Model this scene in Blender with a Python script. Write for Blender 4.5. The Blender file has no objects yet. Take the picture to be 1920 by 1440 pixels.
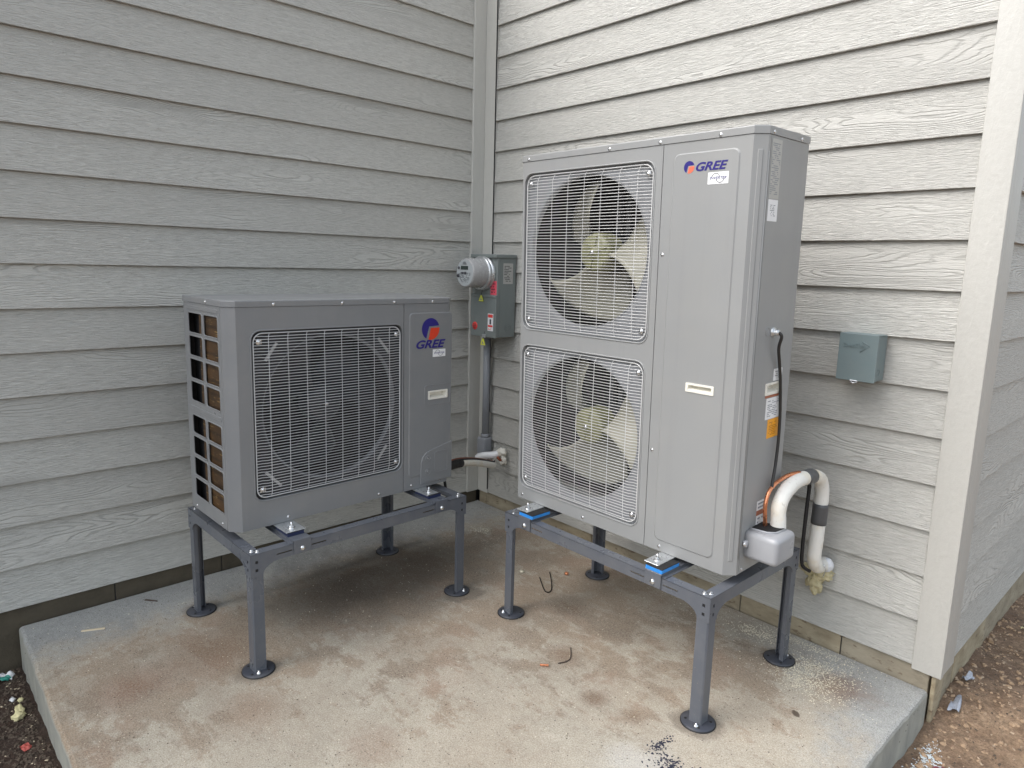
import bpy, bmesh, math, random
from math import sin, cos, pi, radians, sqrt, atan2
from mathutils import Vector, Matrix, noise

random.seed(7)
scene = bpy.context.scene
col = scene.collection

# ------------------------------------------------------------------ camera
F = Vector((-0.72235866, 0.6722149, -0.16225011))
R = Vector((0.67762868, 0.73487962, 0.02777243))
U = Vector((-0.13790334, 0.08988367, 0.98635876))
cam_data = bpy.data.cameras.new('camera')
cam = bpy.data.objects.new('camera', cam_data)
col.objects.link(cam)
mw = Matrix((R, U, -F)).transposed().to_4x4()
mw.translation = Vector((2.83965, -2.37866, 1.33751))
cam.matrix_world = mw
cam_data.sensor_fit = 'HORIZONTAL'
cam_data.sensor_width = 36.0
cam_data.lens = 1273.2234 / 1920 * 36.0
cam_data.shift_x = -5.9239 / 1920
cam_data.shift_y = -17.2206 / 1920
cam_data.clip_start = 0.02
cam_data.clip_end = 300
scene.camera = cam

# ------------------------------------------------------------------ sky, sun, exposure
SUN_AZ = 207.0      # compass-like: degrees clockwise from +Y, direction the light comes from
SUN_EL = 50.0
world = bpy.data.worlds.new('World')
scene.world = world
world.use_nodes = True
wn = world.node_tree
sky = wn.nodes.new('ShaderNodeTexSky')
sky.sky_type = 'NISHITA'
sky.sun_disc = False
sky.sun_elevation = radians(SUN_EL)
sky.sun_rotation = radians(SUN_AZ)
sky.air_density = 1.0
sky.dust_density = 3.0
sky.ozone_density = 1.0
bgn = wn.nodes['Background']
bgn.inputs['Strength'].default_value = 0.135
hsv = wn.nodes.new('ShaderNodeHueSaturation')      # thin overcast: paler sky
hsv.inputs['Saturation'].default_value = 0.42
hsv.inputs['Hue'].default_value = 0.486
wn.links.new(sky.outputs[0], hsv.inputs['Color'])
wn.links.new(hsv.outputs[0], bgn.inputs['Color'])
sun_d = bpy.data.lights.new('sun', 'SUN')
sun_d.energy = 0.66
sun_d.angle = radians(50)
sun_d.color = (1.0, 0.975, 0.94)
sun = bpy.data.objects.new('sun', sun_d)
col.objects.link(sun)
sd = Vector((sin(radians(SUN_AZ)) * cos(radians(SUN_EL)), cos(radians(SUN_AZ)) * cos(radians(SUN_EL)), sin(radians(SUN_EL))))
sun.rotation_euler = sd.to_track_quat('Z', 'Y').to_euler()
sun.location = (0, 0, 6)
scene.view_settings.view_transform = 'Standard'
scene.view_settings.look = 'None'
scene.view_settings.gamma = 1
scene.view_settings.use_curve_mapping = False
scene.view_settings.exposure = 1.36
scene.render.engine = 'CYCLES'
scene.cycles.max_bounces = 6

# ------------------------------------------------------------------ material helpers
def srgb(r, g, b):
    f = lambda c: c / 12.92 if c <= 0.04045 else ((c + 0.055) / 1.055) ** 2.4
    return (f(r / 255), f(g / 255), f(b / 255), 1)

class NT:
    def __init__(s, name):
        s.m = bpy.data.materials.new(name)
        s.m.use_nodes = True
        s.t = s.m.node_tree
        s.b = s.t.nodes['Principled BSDF']
    def n(s, typ, **kw):
        nd = s.t.nodes.new(typ)
        for k, v in kw.items():
            setattr(nd, k, v)
        return nd
    def link(s, a, b):
        s.t.links.new(a, b)
    def setin(s, nd, key, val):
        if isinstance(val, bpy.types.NodeSocket):
            s.link(val, nd.inputs[key])
        else:
            nd.inputs[key].default_value = val
    def math(s, op, a, b=0.0, c=None):
        nd = s.n('ShaderNodeMath', operation=op)
        s.setin(nd, 0, a)
        s.setin(nd, 1, b)
        if c is not None:
            s.setin(nd, 2, c)
        return nd.outputs[0]
    def noise(s, vec, scale=5, detail=2, rough=0.5, dist=0.0):
        nd = s.n('ShaderNodeTexNoise')
        s.link(vec, nd.inputs['Vector'])
        nd.inputs['Scale'].default_value = scale
        nd.inputs['Detail'].default_value = detail
        nd.inputs['Roughness'].default_value = rough
        nd.inputs['Distortion'].default_value = dist
        return nd.outputs['Fac']
    def voronoi(s, vec, scale=5, feature='F1', out='Distance'):
        nd = s.n('ShaderNodeTexVoronoi', feature=feature)
        s.link(vec, nd.inputs['Vector'])
        nd.inputs['Scale'].default_value = scale
        return nd.outputs[out]
    def mapr(s, v, a, b, c=0.0, d=1.0, smooth=False):
        nd = s.n('ShaderNodeMapRange')
        if smooth:
            nd.interpolation_type = 'SMOOTHSTEP'
        s.setin(nd, 0, v)
        for i, x in enumerate((a, b, c, d)):
            s.setin(nd, i + 1, x)
        return nd.outputs[0]
    def mix(s, f, a, b, mode='MIX'):
        nd = s.n('ShaderNodeMix', data_type='RGBA', blend_type=mode)
        s.setin(nd, 0, f)
        s.setin(nd, 6, a)
        s.setin(nd, 7, b)
        return nd.outputs[2]
    def obj(s):
        return s.n('ShaderNodeTexCoord').outputs['Object']
    def geo(s):
        return s.n('ShaderNodeNewGeometry').outputs['Position']
    def scale(s, vec, sc, off=None):
        nd = s.n('ShaderNodeMapping')
        s.link(vec, nd.inputs[0])
        nd.inputs['Scale'].default_value = sc
        if off is not None:
            s.setin(nd, 'Location', off)
        return nd.outputs[0]
    def bump(s, h, dist=0.001, strength=1.0, prev=None):
        nd = s.n('ShaderNodeBump')
        s.link(h, nd.inputs['Height'])
        nd.inputs['Distance'].default_value = dist
        nd.inputs['Strength'].default_value = strength
        if prev is not None:
            s.link(prev, nd.inputs['Normal'])
        s.link(nd.outputs[0], s.b.inputs['Normal'])
        return nd.outputs[0]
    def set(s, **kw):
        for k, v in kw.items():
            s.setin(s.b, k, v)
        return s

def mat_simple(name, c, rough=0.5, metal=0.0, spec=0.5, var=0.06, nscale=30, bump=0.0, coat=0.0):
    t = NT(name)
    o = t.obj()
    n = t.noise(o, nscale, 3, 0.6)
    dark = tuple(x * (1 - var * 2) for x in c[:3]) + (1,)
    light = tuple(min(1, x * (1 + var * 2)) for x in c[:3]) + (1,)
    t.link(t.mix(n, dark, light), t.b.inputs['Base Color'])
    rr = t.mapr(t.noise(o, nscale * 2.3, 2), 0.3, 0.7, max(0.02, rough - 0.07), min(1, rough + 0.07))
    t.link(rr, t.b.inputs['Roughness'])
    t.b.inputs['Metallic'].default_value = metal
    t.b.inputs['Specular IOR Level'].default_value = spec
    t.b.inputs['Coat Weight'].default_value = coat
    if bump:
        t.bump(t.noise(o, nscale * 8, 3, 0.6), bump)
    return t.m

SIDING_C = (0.585, 0.580, 0.540, 1)

def mat_siding(name, vertical=False):
    t = NT(name)
    info = t.n('ShaderNodeObjectInfo')
    off = t.math('MULTIPLY', info.outputs['Random'], 61.7)
    o = t.obj()
    sep = t.n('ShaderNodeSeparateXYZ')
    t.link(o, sep.inputs[0])
    along = t.math('ADD', t.math('ADD', sep.outputs[0], sep.outputs[1]), off)
    z = sep.outputs[2]
    if vertical:
        along, z = t.math('ADD', sep.outputs[2], off), t.math('ADD', sep.outputs[0], sep.outputs[1])
    def vec(a, b, c=0.0):
        cx = t.n('ShaderNodeCombineXYZ')
        t.link(t.math('MULTIPLY', along, a), cx.inputs[0])
        t.link(t.math('MULTIPLY', z, b), cx.inputs[1])
        t.link(t.math('ADD', off, c), cx.inputs[2])
        return cx.outputs[0]
    # cathedral growth rings: contour lines of stretched noise
    n1 = t.noise(vec(0.95, 6.0), 1.0, 2.5, 0.45, 0.2)
    wob = t.noise(vec(14, 60, 3.0), 1.0, 2, 0.6)
    ring = t.math('ADD', t.math('MULTIPLY', z, 120.0), t.math('MULTIPLY', n1, 84.0))
    ring = t.math('ADD', ring, t.math('MULTIPLY', wob, 2.2))
    fr = t.math('PINGPONG', ring, 1.0)
    groove = t.mapr(fr, 0.0, 0.5, 0.0, 1.0, True)
    mask = t.mapr(t.noise(vec(1.3, 9.0, 9.0), 1.0, 2), 0.50, 0.66, 0.10, 1.0, True)
    h1 = t.math('MULTIPLY', groove, mask)
    # fine short grain
    g1 = t.noise(vec(28, 270, 5.0), 1.0, 3, 0.66, 0.6)
    mask2 = t.mapr(mask, 0.1, 1.0, 1.0, 0.45)
    h2 = t.math('MULTIPLY', g1, mask2)
    h = t.math('ADD', t.math('MULTIPLY', h1, 0.42), t.math('MULTIPLY', h2, 1.25))
    h = t.math('MULTIPLY', h, t.mapr(t.math('FRACT', t.math('MULTIPLY', info.outputs['Random'], 7.31)), 0.0, 1.0, 0.7, 1.05))
    t.bump(h, 0.0044, 1.0)
    # paint colour with slight unevenness; grooves coloured darker to carry their shade
    c1 = t.mix(t.noise(vec(1.2, 3.0, 20.0), 1.0, 4, 0.6), tuple(x * 0.93 for x in SIDING_C[:3]) + (1,), tuple(x * 1.06 for x in SIDING_C[:3]) + (1,))
    c2 = t.mix(t.mapr(h, 0.30, 0.80, 0.52, 0.0), c1, (0.21, 0.205, 0.19, 1))
    speck = t.mapr(t.noise(vec(160, 160, 2.0), 1.0, 1), 0.73, 0.78, 0.0, 0.5)
    c3 = t.mix(speck, c2, (0.2, 0.19, 0.17, 1))
    t.link(c3, t.b.inputs['Base Color'])
    t.set(Roughness=t.mapr(g1, 0.3, 0.7, 0.42, 0.62))
    t.b.inputs['Specular IOR Level'].default_value = 0.4
    return t.m

def mat_trim(name):
    t = NT(name)
    o = t.geo()
    n = t.noise(o, 60, 5, 0.65)
    n2 = t.noise(t.scale(o, (9, 9, 2.5)), 9, 3, 0.6, 0.6)
    h = t.math('ADD', n, t.math('MULTIPLY', n2, 1.2))
    t.bump(h, 0.0011)
    c = (0.50, 0.495, 0.46, 1)
    t.link(t.mix(n2, tuple(x * 0.94 for x in c[:3]) + (1,), tuple(x * 1.05 for x in c[:3]) + (1,)), t.b.inputs['Base Color'])
    t.set(Roughness=0.5)
    return t.m

def mat_concrete_slab():
    t = NT('slab_concrete')
    p = t.geo()
    sep = t.n('ShaderNodeSeparateXYZ')
    t.link(p, sep.inputs[0])
    x, y, z = sep.outputs[0], sep.outputs[1], sep.outputs[2]
    big = t.noise(p, 1.3, 5, 0.6)
    med = t.noise(p, 4.5, 6, 0.62, 0.4)
    fine = t.noise(p, 42, 5, 0.7)
    grit = t.noise(p, 260, 3, 0.7)
    # clean concrete: grey by the walls, dusty cream where people walk
    tone = t.mapr(t.math('ADD', t.math('MULTIPLY', med, 0.6), t.math('MULTIPLY', fine, 0.5)), 0.3, 0.8)
    grey = t.mix(tone, (0.25, 0.262, 0.258, 1), (0.50, 0.51, 0.49, 1))
    cream = t.mix(tone, (0.44, 0.40, 0.325, 1), (0.72, 0.68, 0.57, 1))
    jag = t.math('MULTIPLY', t.math('SUBTRACT', t.noise(p, 9, 8, 0.75), 0.5), 0.55)
    dl = t.mapr(t.math('ADD', x, jag), 0.12, 0.42, 0.0, 1.0, True)
    dn = t.mapr(t.math('ADD', y, jag), -0.04, -0.26, 0.0, 1.0, True)
    dd = t.math('ADD', x, t.math('MULTIPLY', y, 0.55))      # grey corner at the right edge of the slab
    dr = t.mapr(t.math('ADD', dd, t.math('ADD', jag, t.math('MULTIPLY', med, 0.3))), 1.94, 2.26, 1.0, 0.0, True)
    open_ = t.math('MULTIPLY', t.math('MULTIPLY', dl, t.math('MAXIMUM', dn, t.mapr(x, 1.5, 1.9, 1.0, 0.3))), dr)
    conc = t.mix(open_, grey, cream)
    # soil cover
    away = t.math('SUBTRACT', x, y)
    cover_ = t.mapr(t.math('ADD', away, t.math('MULTIPLY', t.math('SUBTRACT', big, 0.5), 1.6)), 1.4, 3.2, 1.0, 0.52, True)
    left_ = t.mapr(t.math('ADD', t.math('MULTIPLY', y, -1.0), t.math('MULTIPLY', x, -0.9)), 0.5, 1.4, 0.0, 0.30, True)
    cov = t.math('MULTIPLY', open_, t.math('MINIMUM', t.math('ADD', cover_, left_), 0.85))
    n_p = t.math('ADD', t.math('MULTIPLY', t.noise(p, 5.5, 9, 0.76, 0.35), 0.62), t.math('MULTIPLY', t.noise(t.scale(p, (3.0, 11.0, 1)), 1.0, 7, 0.72, 0.5), 0.38))
    thr = t.math('SUBTRACT', 0.70, t.math('MULTIPLY', cov, 0.30))
    patch = t.mapr(t.math('SUBTRACT', n_p, thr), -0.05, 0.08, 0.0, 1.0, True)
    film = t.math('MULTIPLY', cov, t.mapr(t.noise(p, 2.3, 6, 0.68, 0.5), 0.36, 0.66, 0.22, 0.78))
    n_g = t.mapr(t.noise(p, 150, 5, 0.85), 0.36, 0.60, 0.42, 1.0)
    soil = t.math('MAXIMUM', film, t.math('MULTIPLY', patch, 0.80))
    soilf = t.math('MULTIPLY', soil, n_g)
    n_s = t.noise(p, 2.6, 4, 0.6, 0.8)
    soilc = t.mix(t.mapr(n_s, 0.35, 0.65), (0.135, 0.078, 0.042, 1), (0.31, 0.20, 0.118, 1))
    red = t.mapr(t.noise(p, 3.1, 3, 0.6), 0.54, 0.68, 0.0, 0.6)
    soilc = t.mix(red, soilc, (0.32, 0.165, 0.095, 1))
    c = t.mix(soilf, conc, soilc)
    def blob(cx, cy, r0, r1, sx=1.0, sy=1.0):
        dx = t.math('MULTIPLY', t.math('SUBTRACT', x, cx), sx)
        dy = t.math('MULTIPLY', t.math('SUBTRACT', y, cy), sy)
        d = t.math('SQRT', t.math('ADD', t.math('MULTIPLY', dx, dx), t.math('MULTIPLY', dy, dy)))
        d = t.math('ADD', d, t.math('MULTIPLY', t.math('SUBTRACT', n_p, 0.5), min(0.7, r1 * 3.0)))
        return t.mapr(d, r0, r1, 1.0, 0.0, True)
    # wet soil and the shadow under the shorter machine, painted as one dark patch
    damp_shade = t.math('MULTIPLY', blob(0.46, -0.92, 0.18, 0.56, 1.3, 0.75), 0.80)
    c = t.mix(t.math('MULTIPLY', damp_shade, t.mapr(n_g, 0.2, 1.0, 0.7, 1.0)), c, (0.050, 0.036, 0.025, 1))
    for cx, cy, r0, r1, s_, cc in ((1.16, -0.50, 0.03, 0.12, 0.55, (0.12, 0.075, 0.045, 1)), (1.613, -0.858, 0.01, 0.055, 0.8, (0.16, 0.085, 0.045, 1)),
                                   (1.745, -0.835, 0.01, 0.06, 0.7, (0.17, 0.10, 0.055, 1)), (2.11, -0.20, 0.02, 0.13, 0.7, (0.20, 0.10, 0.05, 1)),
                                   (0.64, -1.92, 0.02, 0.16, 0.6, (0.27, 0.13, 0.075, 1)), (0.60, -1.66, 0.03, 0.24, 0.55, (0.22, 0.12, 0.065, 1)),
                                   (0.99, -1.68, 0.02, 0.15, 0.5, (0.26, 0.14, 0.08, 1)), (1.35, -1.49, 0.03, 0.12, 0.45, (0.24, 0.13, 0.08, 1)),
                                   (1.38, -0.76, 0.02, 0.08, 0.5, (0.2, 0.11, 0.06, 1)), (1.88, -0.99, 0.02, 0.14, 0.55, (0.66, 0.66, 0.64, 1))):
        c = t.mix(t.math('MULTIPLY', t.math('MULTIPLY', blob(cx, cy, r0, r1), n_g), s_), c, cc)
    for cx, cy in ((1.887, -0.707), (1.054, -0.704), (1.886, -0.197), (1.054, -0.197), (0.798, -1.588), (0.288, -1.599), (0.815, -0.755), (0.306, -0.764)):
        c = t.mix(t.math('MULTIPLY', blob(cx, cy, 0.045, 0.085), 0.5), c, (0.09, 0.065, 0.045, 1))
    # wet oval drip mark
    dx = t.math('SUBTRACT', x, 2.062)
    dy = t.math('SUBTRACT', y, -0.442)
    a = t.math('ADD', t.math('MULTIPLY', dx, 0.75), t.math('MULTIPLY', dy, -0.66))
    b = t.math('ADD', t.math('MULTIPLY', dx, 0.66), t.math('MULTIPLY', dy, 0.75))
    d = t.math('SQRT', t.math('ADD', t.math('MULTIPLY', t.math('MULTIPLY', a, a), 2600.0), t.math('MULTIPLY', t.math('MULTIPLY', b, b), 9000.0)))
    d = t.math('ADD', d, t.math('MULTIPLY', t.math('SUBTRACT', fine, 0.5), 1.3))
    wet = t.mapr(d, 0.75, 1.05, 0.85, 0.0)
    c = t.mix(wet, c, (0.05, 0.026, 0.016, 1))
    # dark pits and pale grains
    pits = t.mapr(t.noise(p, 130, 3, 0.6), 0.63, 0.70, 0.0, 0.85)
    c = t.mix(pits, c, (0.05, 0.04, 0.033, 1))
    pale = t.mapr(t.noise(t.scale(p, (1, 1, 1), (5, 3, 1)), 210, 2, 0.5), 0.66, 0.74, 0.0, 0.6)
    c = t.mix(pale, c, (0.62, 0.57, 0.48, 1))
    c = t.mix(t.mapr(grit, 0.3, 0.60, 0.6, 0.0), c, (0.11, 0.085, 0.062, 1))
    mid = t.noise(p, 110, 6, 0.85)
    c = t.mix(t.mapr(mid, 0.30, 0.46, 0.30, 0.0), c, (0.13, 0.10, 0.072, 1))
    c = t.mix(t.mapr(mid, 0.58, 0.74, 0.0, 0.22), c, (0.74, 0.69, 0.58, 1))
    # the cast side face: smooth with bug holes, no soil
    side = t.mapr(z, -0.012, -0.004, 1.0, 0.0)
    sidec = t.mix(t.mapr(t.noise(t.scale(p, (1, 1, 0.5)), 14, 4, 0.6), 0.3, 0.7), (0.27, 0.275, 0.25, 1), (0.40, 0.40, 0.35, 1))
    hole = t.mapr(t.voronoi(t.scale(p, (1, 1, 1.4)), 30), 0.10, 0.16, 0.75, 0.0)
    hole = t.math('MULTIPLY', hole, t.mapr(t.noise(p, 6, 2), 0.5, 0.6))
    sidec = t.mix(hole, sidec, (0.05, 0.05, 0.045, 1))
    c = t.mix(side, c, sidec)
    t.link(c, t.b.inputs['Base Color'])
    rgh = t.mapr(wet, 0.0, 0.85, 0.93, 0.6)
    t.link(rgh, t.b.inputs['Roughness'])
    h = t.math('ADD', t.math('MULTIPLY', fine, 0.8), t.math('MULTIPLY', grit, 0.9))
    h = t.math('ADD', h, t.math('MULTIPLY', pits, -0.5))
    t.bump(h, 0.0028, 0.9)
    return t.m

def mat_dirt():
    t = NT('bare_dirt')
    p = t.geo()
    sep = t.n('ShaderNodeSeparateXYZ')
    t.link(p, sep.inputs[0])
    big = t.noise(p, 1.8, 5, 0.6)
    med = t.noise(p, 11, 6, 0.65, 0.4)
    fine = t.noise(p, 85, 5, 0.72)
    # dark mulchy soil on the left, tan clay on the right
    tan = t.mix(t.mapr(med, 0.3, 0.7), (0.23, 0.145, 0.088, 1), (0.53, 0.38, 0.25, 1))
    tan = t.mix(t.mapr(t.math('ADD', big, t.math('MULTIPLY', fine, 0.3)), 0.55, 0.75, 0, 0.7), tan, (0.20, 0.13, 0.09, 1))
    dark = t.mix(t.mapr(med, 0.3, 0.75), (0.032, 0.020, 0.014, 1), (0.105, 0.062, 0.042, 1))
    side = t.mapr(t.math('ADD', sep.outputs[0], t.math('MULTIPLY', sep.outputs[1], 0.6)), 0.6, 1.2)
    c = t.mix(side, dark, tan)
    pale = t.mapr(t.noise(t.scale(p, (1, 1.8, 1)), 120, 2), 0.66, 0.72, 0.0, 0.4)
    c = t.mix(pale, c, (0.50, 0.42, 0.32, 1))
    n3 = t.noise(p, 34, 6, 0.78, 0.6)
    c = t.mix(t.mapr(n3, 0.38, 0.52, 0.42, 0.0), c, (0.065, 0.04, 0.028, 1))
    c = t.mix(t.mapr(fine, 0.3, 0.6, 0.55, 0.0), c, (0.04, 0.026, 0.018, 1))
    t.link(c, t.b.inputs['Base Color'])
    t.set(Roughness=0.95)
    t.bump(t.math('ADD', med, t.math('MULTIPLY', fine, 0.9)), 0.016, 1.0)
    return t.m

def mat_block():
    t = NT('foundation_concrete')
    info = t.n('ShaderNodeObjectInfo')
    p = t.geo()
    o2 = t.scale(p, (1, 1, 2.2))
    n = t.noise(o2, 9, 5, 0.62)
    f = t.noise(p, 90, 4, 0.7)
    c = t.mix(t.mapr(n, 0.3, 0.7), (0.23, 0.185, 0.115, 1), (0.44, 0.38, 0.265, 1))
    c = t.mix(t.math('MULTIPLY', info.outputs['Random'], 0.5), c, (0.25, 0.235, 0.20, 1))
    c = t.mix(t.mapr(t.noise(o2, 30, 3), 0.63, 0.7, 0, 0.6), c, (0.12, 0.075, 0.045, 1))
    t.link(c, t.b.inputs['Base Color'])
    t.set(Roughness=0.92)
    t.bump(t.math('ADD', n, t.math('MULTIPLY', f, 0.6)), 0.003)
    return t.m

def mat_paint(name, c, rough=0.33, orange=0.00012):
    t = NT(name)
    o = t.obj()
    n = t.noise(o, 2.2, 3, 0.6)
    c1 = t.mix(t.mapr(n, 0.3, 0.7), tuple(x * 0.96 for x in c[:3]) + (1,), tuple(x * 1.03 for x in c[:3]) + (1,))
    dust = t.mapr(t.noise(o, 7, 5, 0.65), 0.45, 0.8, 0.0, 0.16)
    streak = t.mapr(t.noise(t.scale(o, (26, 26, 1.1)), 1.0, 4, 0.65), 0.52, 0.78, 0.0, 0.16)
    c2 = t.mix(dust, c1, (0.36, 0.34, 0.30, 1))
    c2 = t.mix(streak, c2, tuple(x * 0.72 for x in c[:3]) + (1,))
    spots = t.mapr(t.noise(o, 170, 2, 0.5), 0.70, 0.76, 0.0, 0.35)
    t.link(t.mix(spots, c2, (0.30, 0.26, 0.21, 1)), t.b.inputs['Base Color'])
    t.link(t.mapr(t.noise(o, 5, 4, 0.6), 0.3, 0.7, rough - 0.04, rough + 0.10), t.b.inputs['Roughness'])
    t.b.inputs['Specular IOR Level'].default_value = 0.5
    big = t.noise(o, 2.6, 2, 0.5)
    nb = t.bump(big, 0.010, 0.5)
    t.bump(t.noise(o, 520, 2, 0.5), orange, 1.0, nb)
    return t.m

def mat_coil():
    t = NT('coil_fins')
    o = t.obj()
    sep = t.n('ShaderNodeSeparateXYZ')
    t.link(o, sep.inputs[0])
    fin = t.math('PINGPONG', t.math('MULTIPLY', t.math('ADD', sep.outputs[0], sep.outputs[1]), 420.0), 1.0)
    row = t.math('PINGPONG', t.math('MULTIPLY', sep.outputs[2], 45.0), 1.0)
    c = t.mix(fin, (0.022, 0.011, 0.004, 1), (0.185, 0.094, 0.032, 1))
    c = t.mix(t.mapr(row, 0.0, 0.4, 0.75, 0.0), c, (0.02, 0.010, 0.004, 1))
    c = t.mix(t.mapr(t.noise(o, 9, 3), 0.35, 0.65, 0.6, 0.0), c, (0.02, 0.012, 0.006, 1))
    dent = t.mapr(t.noise(t.scale(o, (3, 3, 30)), 6, 3), 0.62, 0.68)
    c = t.mix(t.math('MULTIPLY', dent, 0.6), c, (0.5, 0.34, 0.12, 1))
    t.link(c, t.b.inputs['Base Color'])
    t.set(Roughness=0.5, Metallic=0.25)
    t.bump(fin, 0.001)
    return t.m

def mat_foam():
    t = NT('spray_foam')
    o = t.obj()
    n = t.noise(o, 60, 4, 0.65)
    t.link(t.mix(n, (0.36, 0.30, 0.15, 1), (0.72, 0.67, 0.46, 1)), t.b.inputs['Base Color'])
    t.set(Roughness=0.8)
    t.b.inputs['Subsurface Weight'].default_value = 0.135
    t.b.inputs['Subsurface Radius'].default_value = (0.01, 0.008, 0.004)
    t.bump(n, 0.003)
    return t.m

def mat_insul(name, a=(0.78, 0.77, 0.72, 1), b=(0.70, 0.60, 0.42, 1)):
    t = NT(name)
    p = t.geo()
    n = t.noise(p, 9, 4, 0.6)
    c = t.mix(t.mapr(n, 0.50, 0.72, 0.0, 0.75), a, b)
    scuff = t.mapr(t.noise(t.scale(p, (1, 1, 0.25)), 60, 4, 0.7), 0.62, 0.7, 0.0, 0.5)
    c = t.mix(scuff, c, (0.3, 0.27, 0.22, 1))
    t.link(c, t.b.inputs['Base Color'])
    t.set(Roughness=0.48)
    t.bump(t.noise(p, 120, 3), 0.0008)
    return t.m

M = {}
M['siding'] = mat_siding('siding_paint')
M['trim'] = mat_trim('trim_paint')
M['slab'] = mat_concrete_slab()
M['dirt'] = mat_dirt()
M['block'] = mat_block()
M['block_shaded'] = mat_simple('shaded_foundation_concrete', (0.085, 0.07, 0.048), 0.85, var=0.2, nscale=12, bump=0.002)  # left blocks: their shade put into a darker concrete colour
M['core'] = mat_simple('wall_sheathing', (0.03, 0.03, 0.03), 0.9)
M['roof'] = mat_simple('roof_membrane', (0.12, 0.12, 0.12), 0.9)
M['cabinet'] = mat_paint('cabinet_paint', (0.290, 0.297, 0.297))
M['cabinet_low'] = mat_paint('cabinet_paint_shaded', (0.212, 0.219, 0.226), 0.3)  # same paint, the low unit's dimmer light put into its colour
M['shroud'] = mat_paint('shroud_paint', (0.24, 0.25, 0.265), 0.4)
M['stand'] = mat_paint('stand_powder_coat', (0.102, 0.112, 0.132), 0.27, 0.0002)
M['foot'] = mat_paint('foot_powder_coat', (0.045, 0.050, 0.065), 0.36, 0.0002)
M['black'] = mat_simple('black_rubber', (0.012, 0.012, 0.013), 0.6)
M['dark'] = mat_simple('dark_inside', (0.006, 0.006, 0.007), 0.8)
M['tape'] = mat_simple('grey_tape', (0.085, 0.087, 0.09), 0.38)
M['blue'] = mat_simple('blue_rubber', (0.04, 0.30, 0.80), 0.5)
M['navy'] = mat_simple('navy_rubber', (0.02, 0.03, 0.085), 0.5)
M['zinc'] = mat_simple('zinc_plate', (0.60, 0.62, 0.63), 0.32, 0.75, var=0.1)
M['steel'] = mat_simple('bright_screw_steel', (0.72, 0.73, 0.74), 0.22, 0.95, var=0.1)
M['wire'] = mat_simple('grille_wire_coating', (0.62, 0.625, 0.62), 0.35, 0.0)
M['wire_low'] = mat_simple('darker_grille_wire_coating', (0.60, 0.61, 0.62), 0.35, 0.0)
M['ring_dark'] = mat_simple('dark_ring_plastic', (0.13, 0.135, 0.145), 0.35)
M['fan'] = mat_simple('yellowed_fan_plastic', (0.37, 0.36, 0.29), 0.42, var=0.05, nscale=8)
M['hub'] = mat_simple('fan_hub_plastic', (0.22, 0.22, 0.115), 0.42, var=0.06, nscale=20)
M['fan_dark'] = mat_simple('black_fan_plastic', (0.02, 0.022, 0.026), 0.4)
M['coil'] = mat_coil()
M['coil_dark'] = mat_simple('coil_in_shadow', (0.018, 0.016, 0.015), 0.6, 0.2)
M['ivory'] = mat_simple('ivory_plastic', (0.80, 0.78, 0.70), 0.4, var=0.02)
M['logo_blue'] = mat_simple('logo_blue', (0.025, 0.018, 0.19), 0.35, var=0.02)
M['logo_red'] = mat_simple('logo_red', (0.68, 0.055, 0.02), 0.35, var=0.02)
M['logo_red_light'] = mat_simple('logo_orange_red', (0.80, 0.17, 0.10), 0.35, var=0.02)
M['white'] = mat_simple('white_label', (0.80, 0.81, 0.82), 0.4, var=0.02)
M['silver_label'] = mat_simple('silver_label', (0.44, 0.44, 0.42), 0.35, 0.3, var=0.03)
M['print'] = mat_simple('label_print', (0.05, 0.05, 0.06), 0.5, var=0.02)
M['print_soft'] = mat_simple('label_print_soft', (0.25, 0.27, 0.30), 0.5, var=0.02)
M['orange'] = mat_simple('orange_label', (0.86, 0.38, 0.02), 0.4, var=0.02)
M['orange_print'] = mat_simple('orange_label_print', (0.45, 0.17, 0.01), 0.4, var=0.02)
M['rust'] = mat_simple('rust_red_strip', (0.36, 0.12, 0.06), 0.5, var=0.05)
M['red'] = mat_simple('red_label', (0.75, 0.06, 0.05), 0.4, var=0.03)
M['dull_red'] = mat_simple('dull_red_scrap', (0.45, 0.09, 0.07), 0.6, var=0.15)
M['pink'] = mat_simple('pink_red_label', (0.68, 0.09, 0.13), 0.4, var=0.03)
M['yellow'] = mat_simple('yellow_tag', (0.66, 0.68, 0.08), 0.45, var=0.03)
M['meter_box'] = mat_paint('meter_box_paint', (0.175, 0.20, 0.195), 0.38)
M['disc_box'] = mat_paint('disconnect_paint', (0.175, 0.228, 0.235), 0.42)
M['meter_body'] = mat_simple('meter_grey_plastic', (0.36, 0.36, 0.36), 0.25, var=0.02)
M['meter_face'] = mat_simple('meter_face', (0.42, 0.45, 0.46), 0.15, var=0.02)
M['lcd'] = mat_simple('lcd_glass', (0.03, 0.045, 0.04), 0.15)
M['conduit'] = mat_paint('grey_conduit_plastic', (0.25, 0.265, 0.29), 0.45)
M['insul'] = mat_insul('pipe_insulation')
M['cap'] = mat_simple('pale_end_cap', (0.70, 0.72, 0.75), 0.45)
M['copper'] = mat_simple('copper', (0.72, 0.30, 0.16), 0.28, 0.95, var=0.1)
M['copper_old'] = mat_simple('brown_copper', (0.30, 0.10, 0.055), 0.35, 0.7, var=0.1)
M['cable'] = mat_simple('black_cable', (0.022, 0.021, 0.02), 0.45)
M['cover_box'] = mat_paint('valve_cover_paint', (0.34, 0.35, 0.37), 0.28)
M['foam'] = mat_foam()
M['chip'] = mat_simple('foam_crumbs', (0.66, 0.61, 0.47), 0.85, var=0.12)
M['white_chip'] = mat_simple('white_scraps', (0.55, 0.60, 0.62), 0.7, var=0.1)
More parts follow.
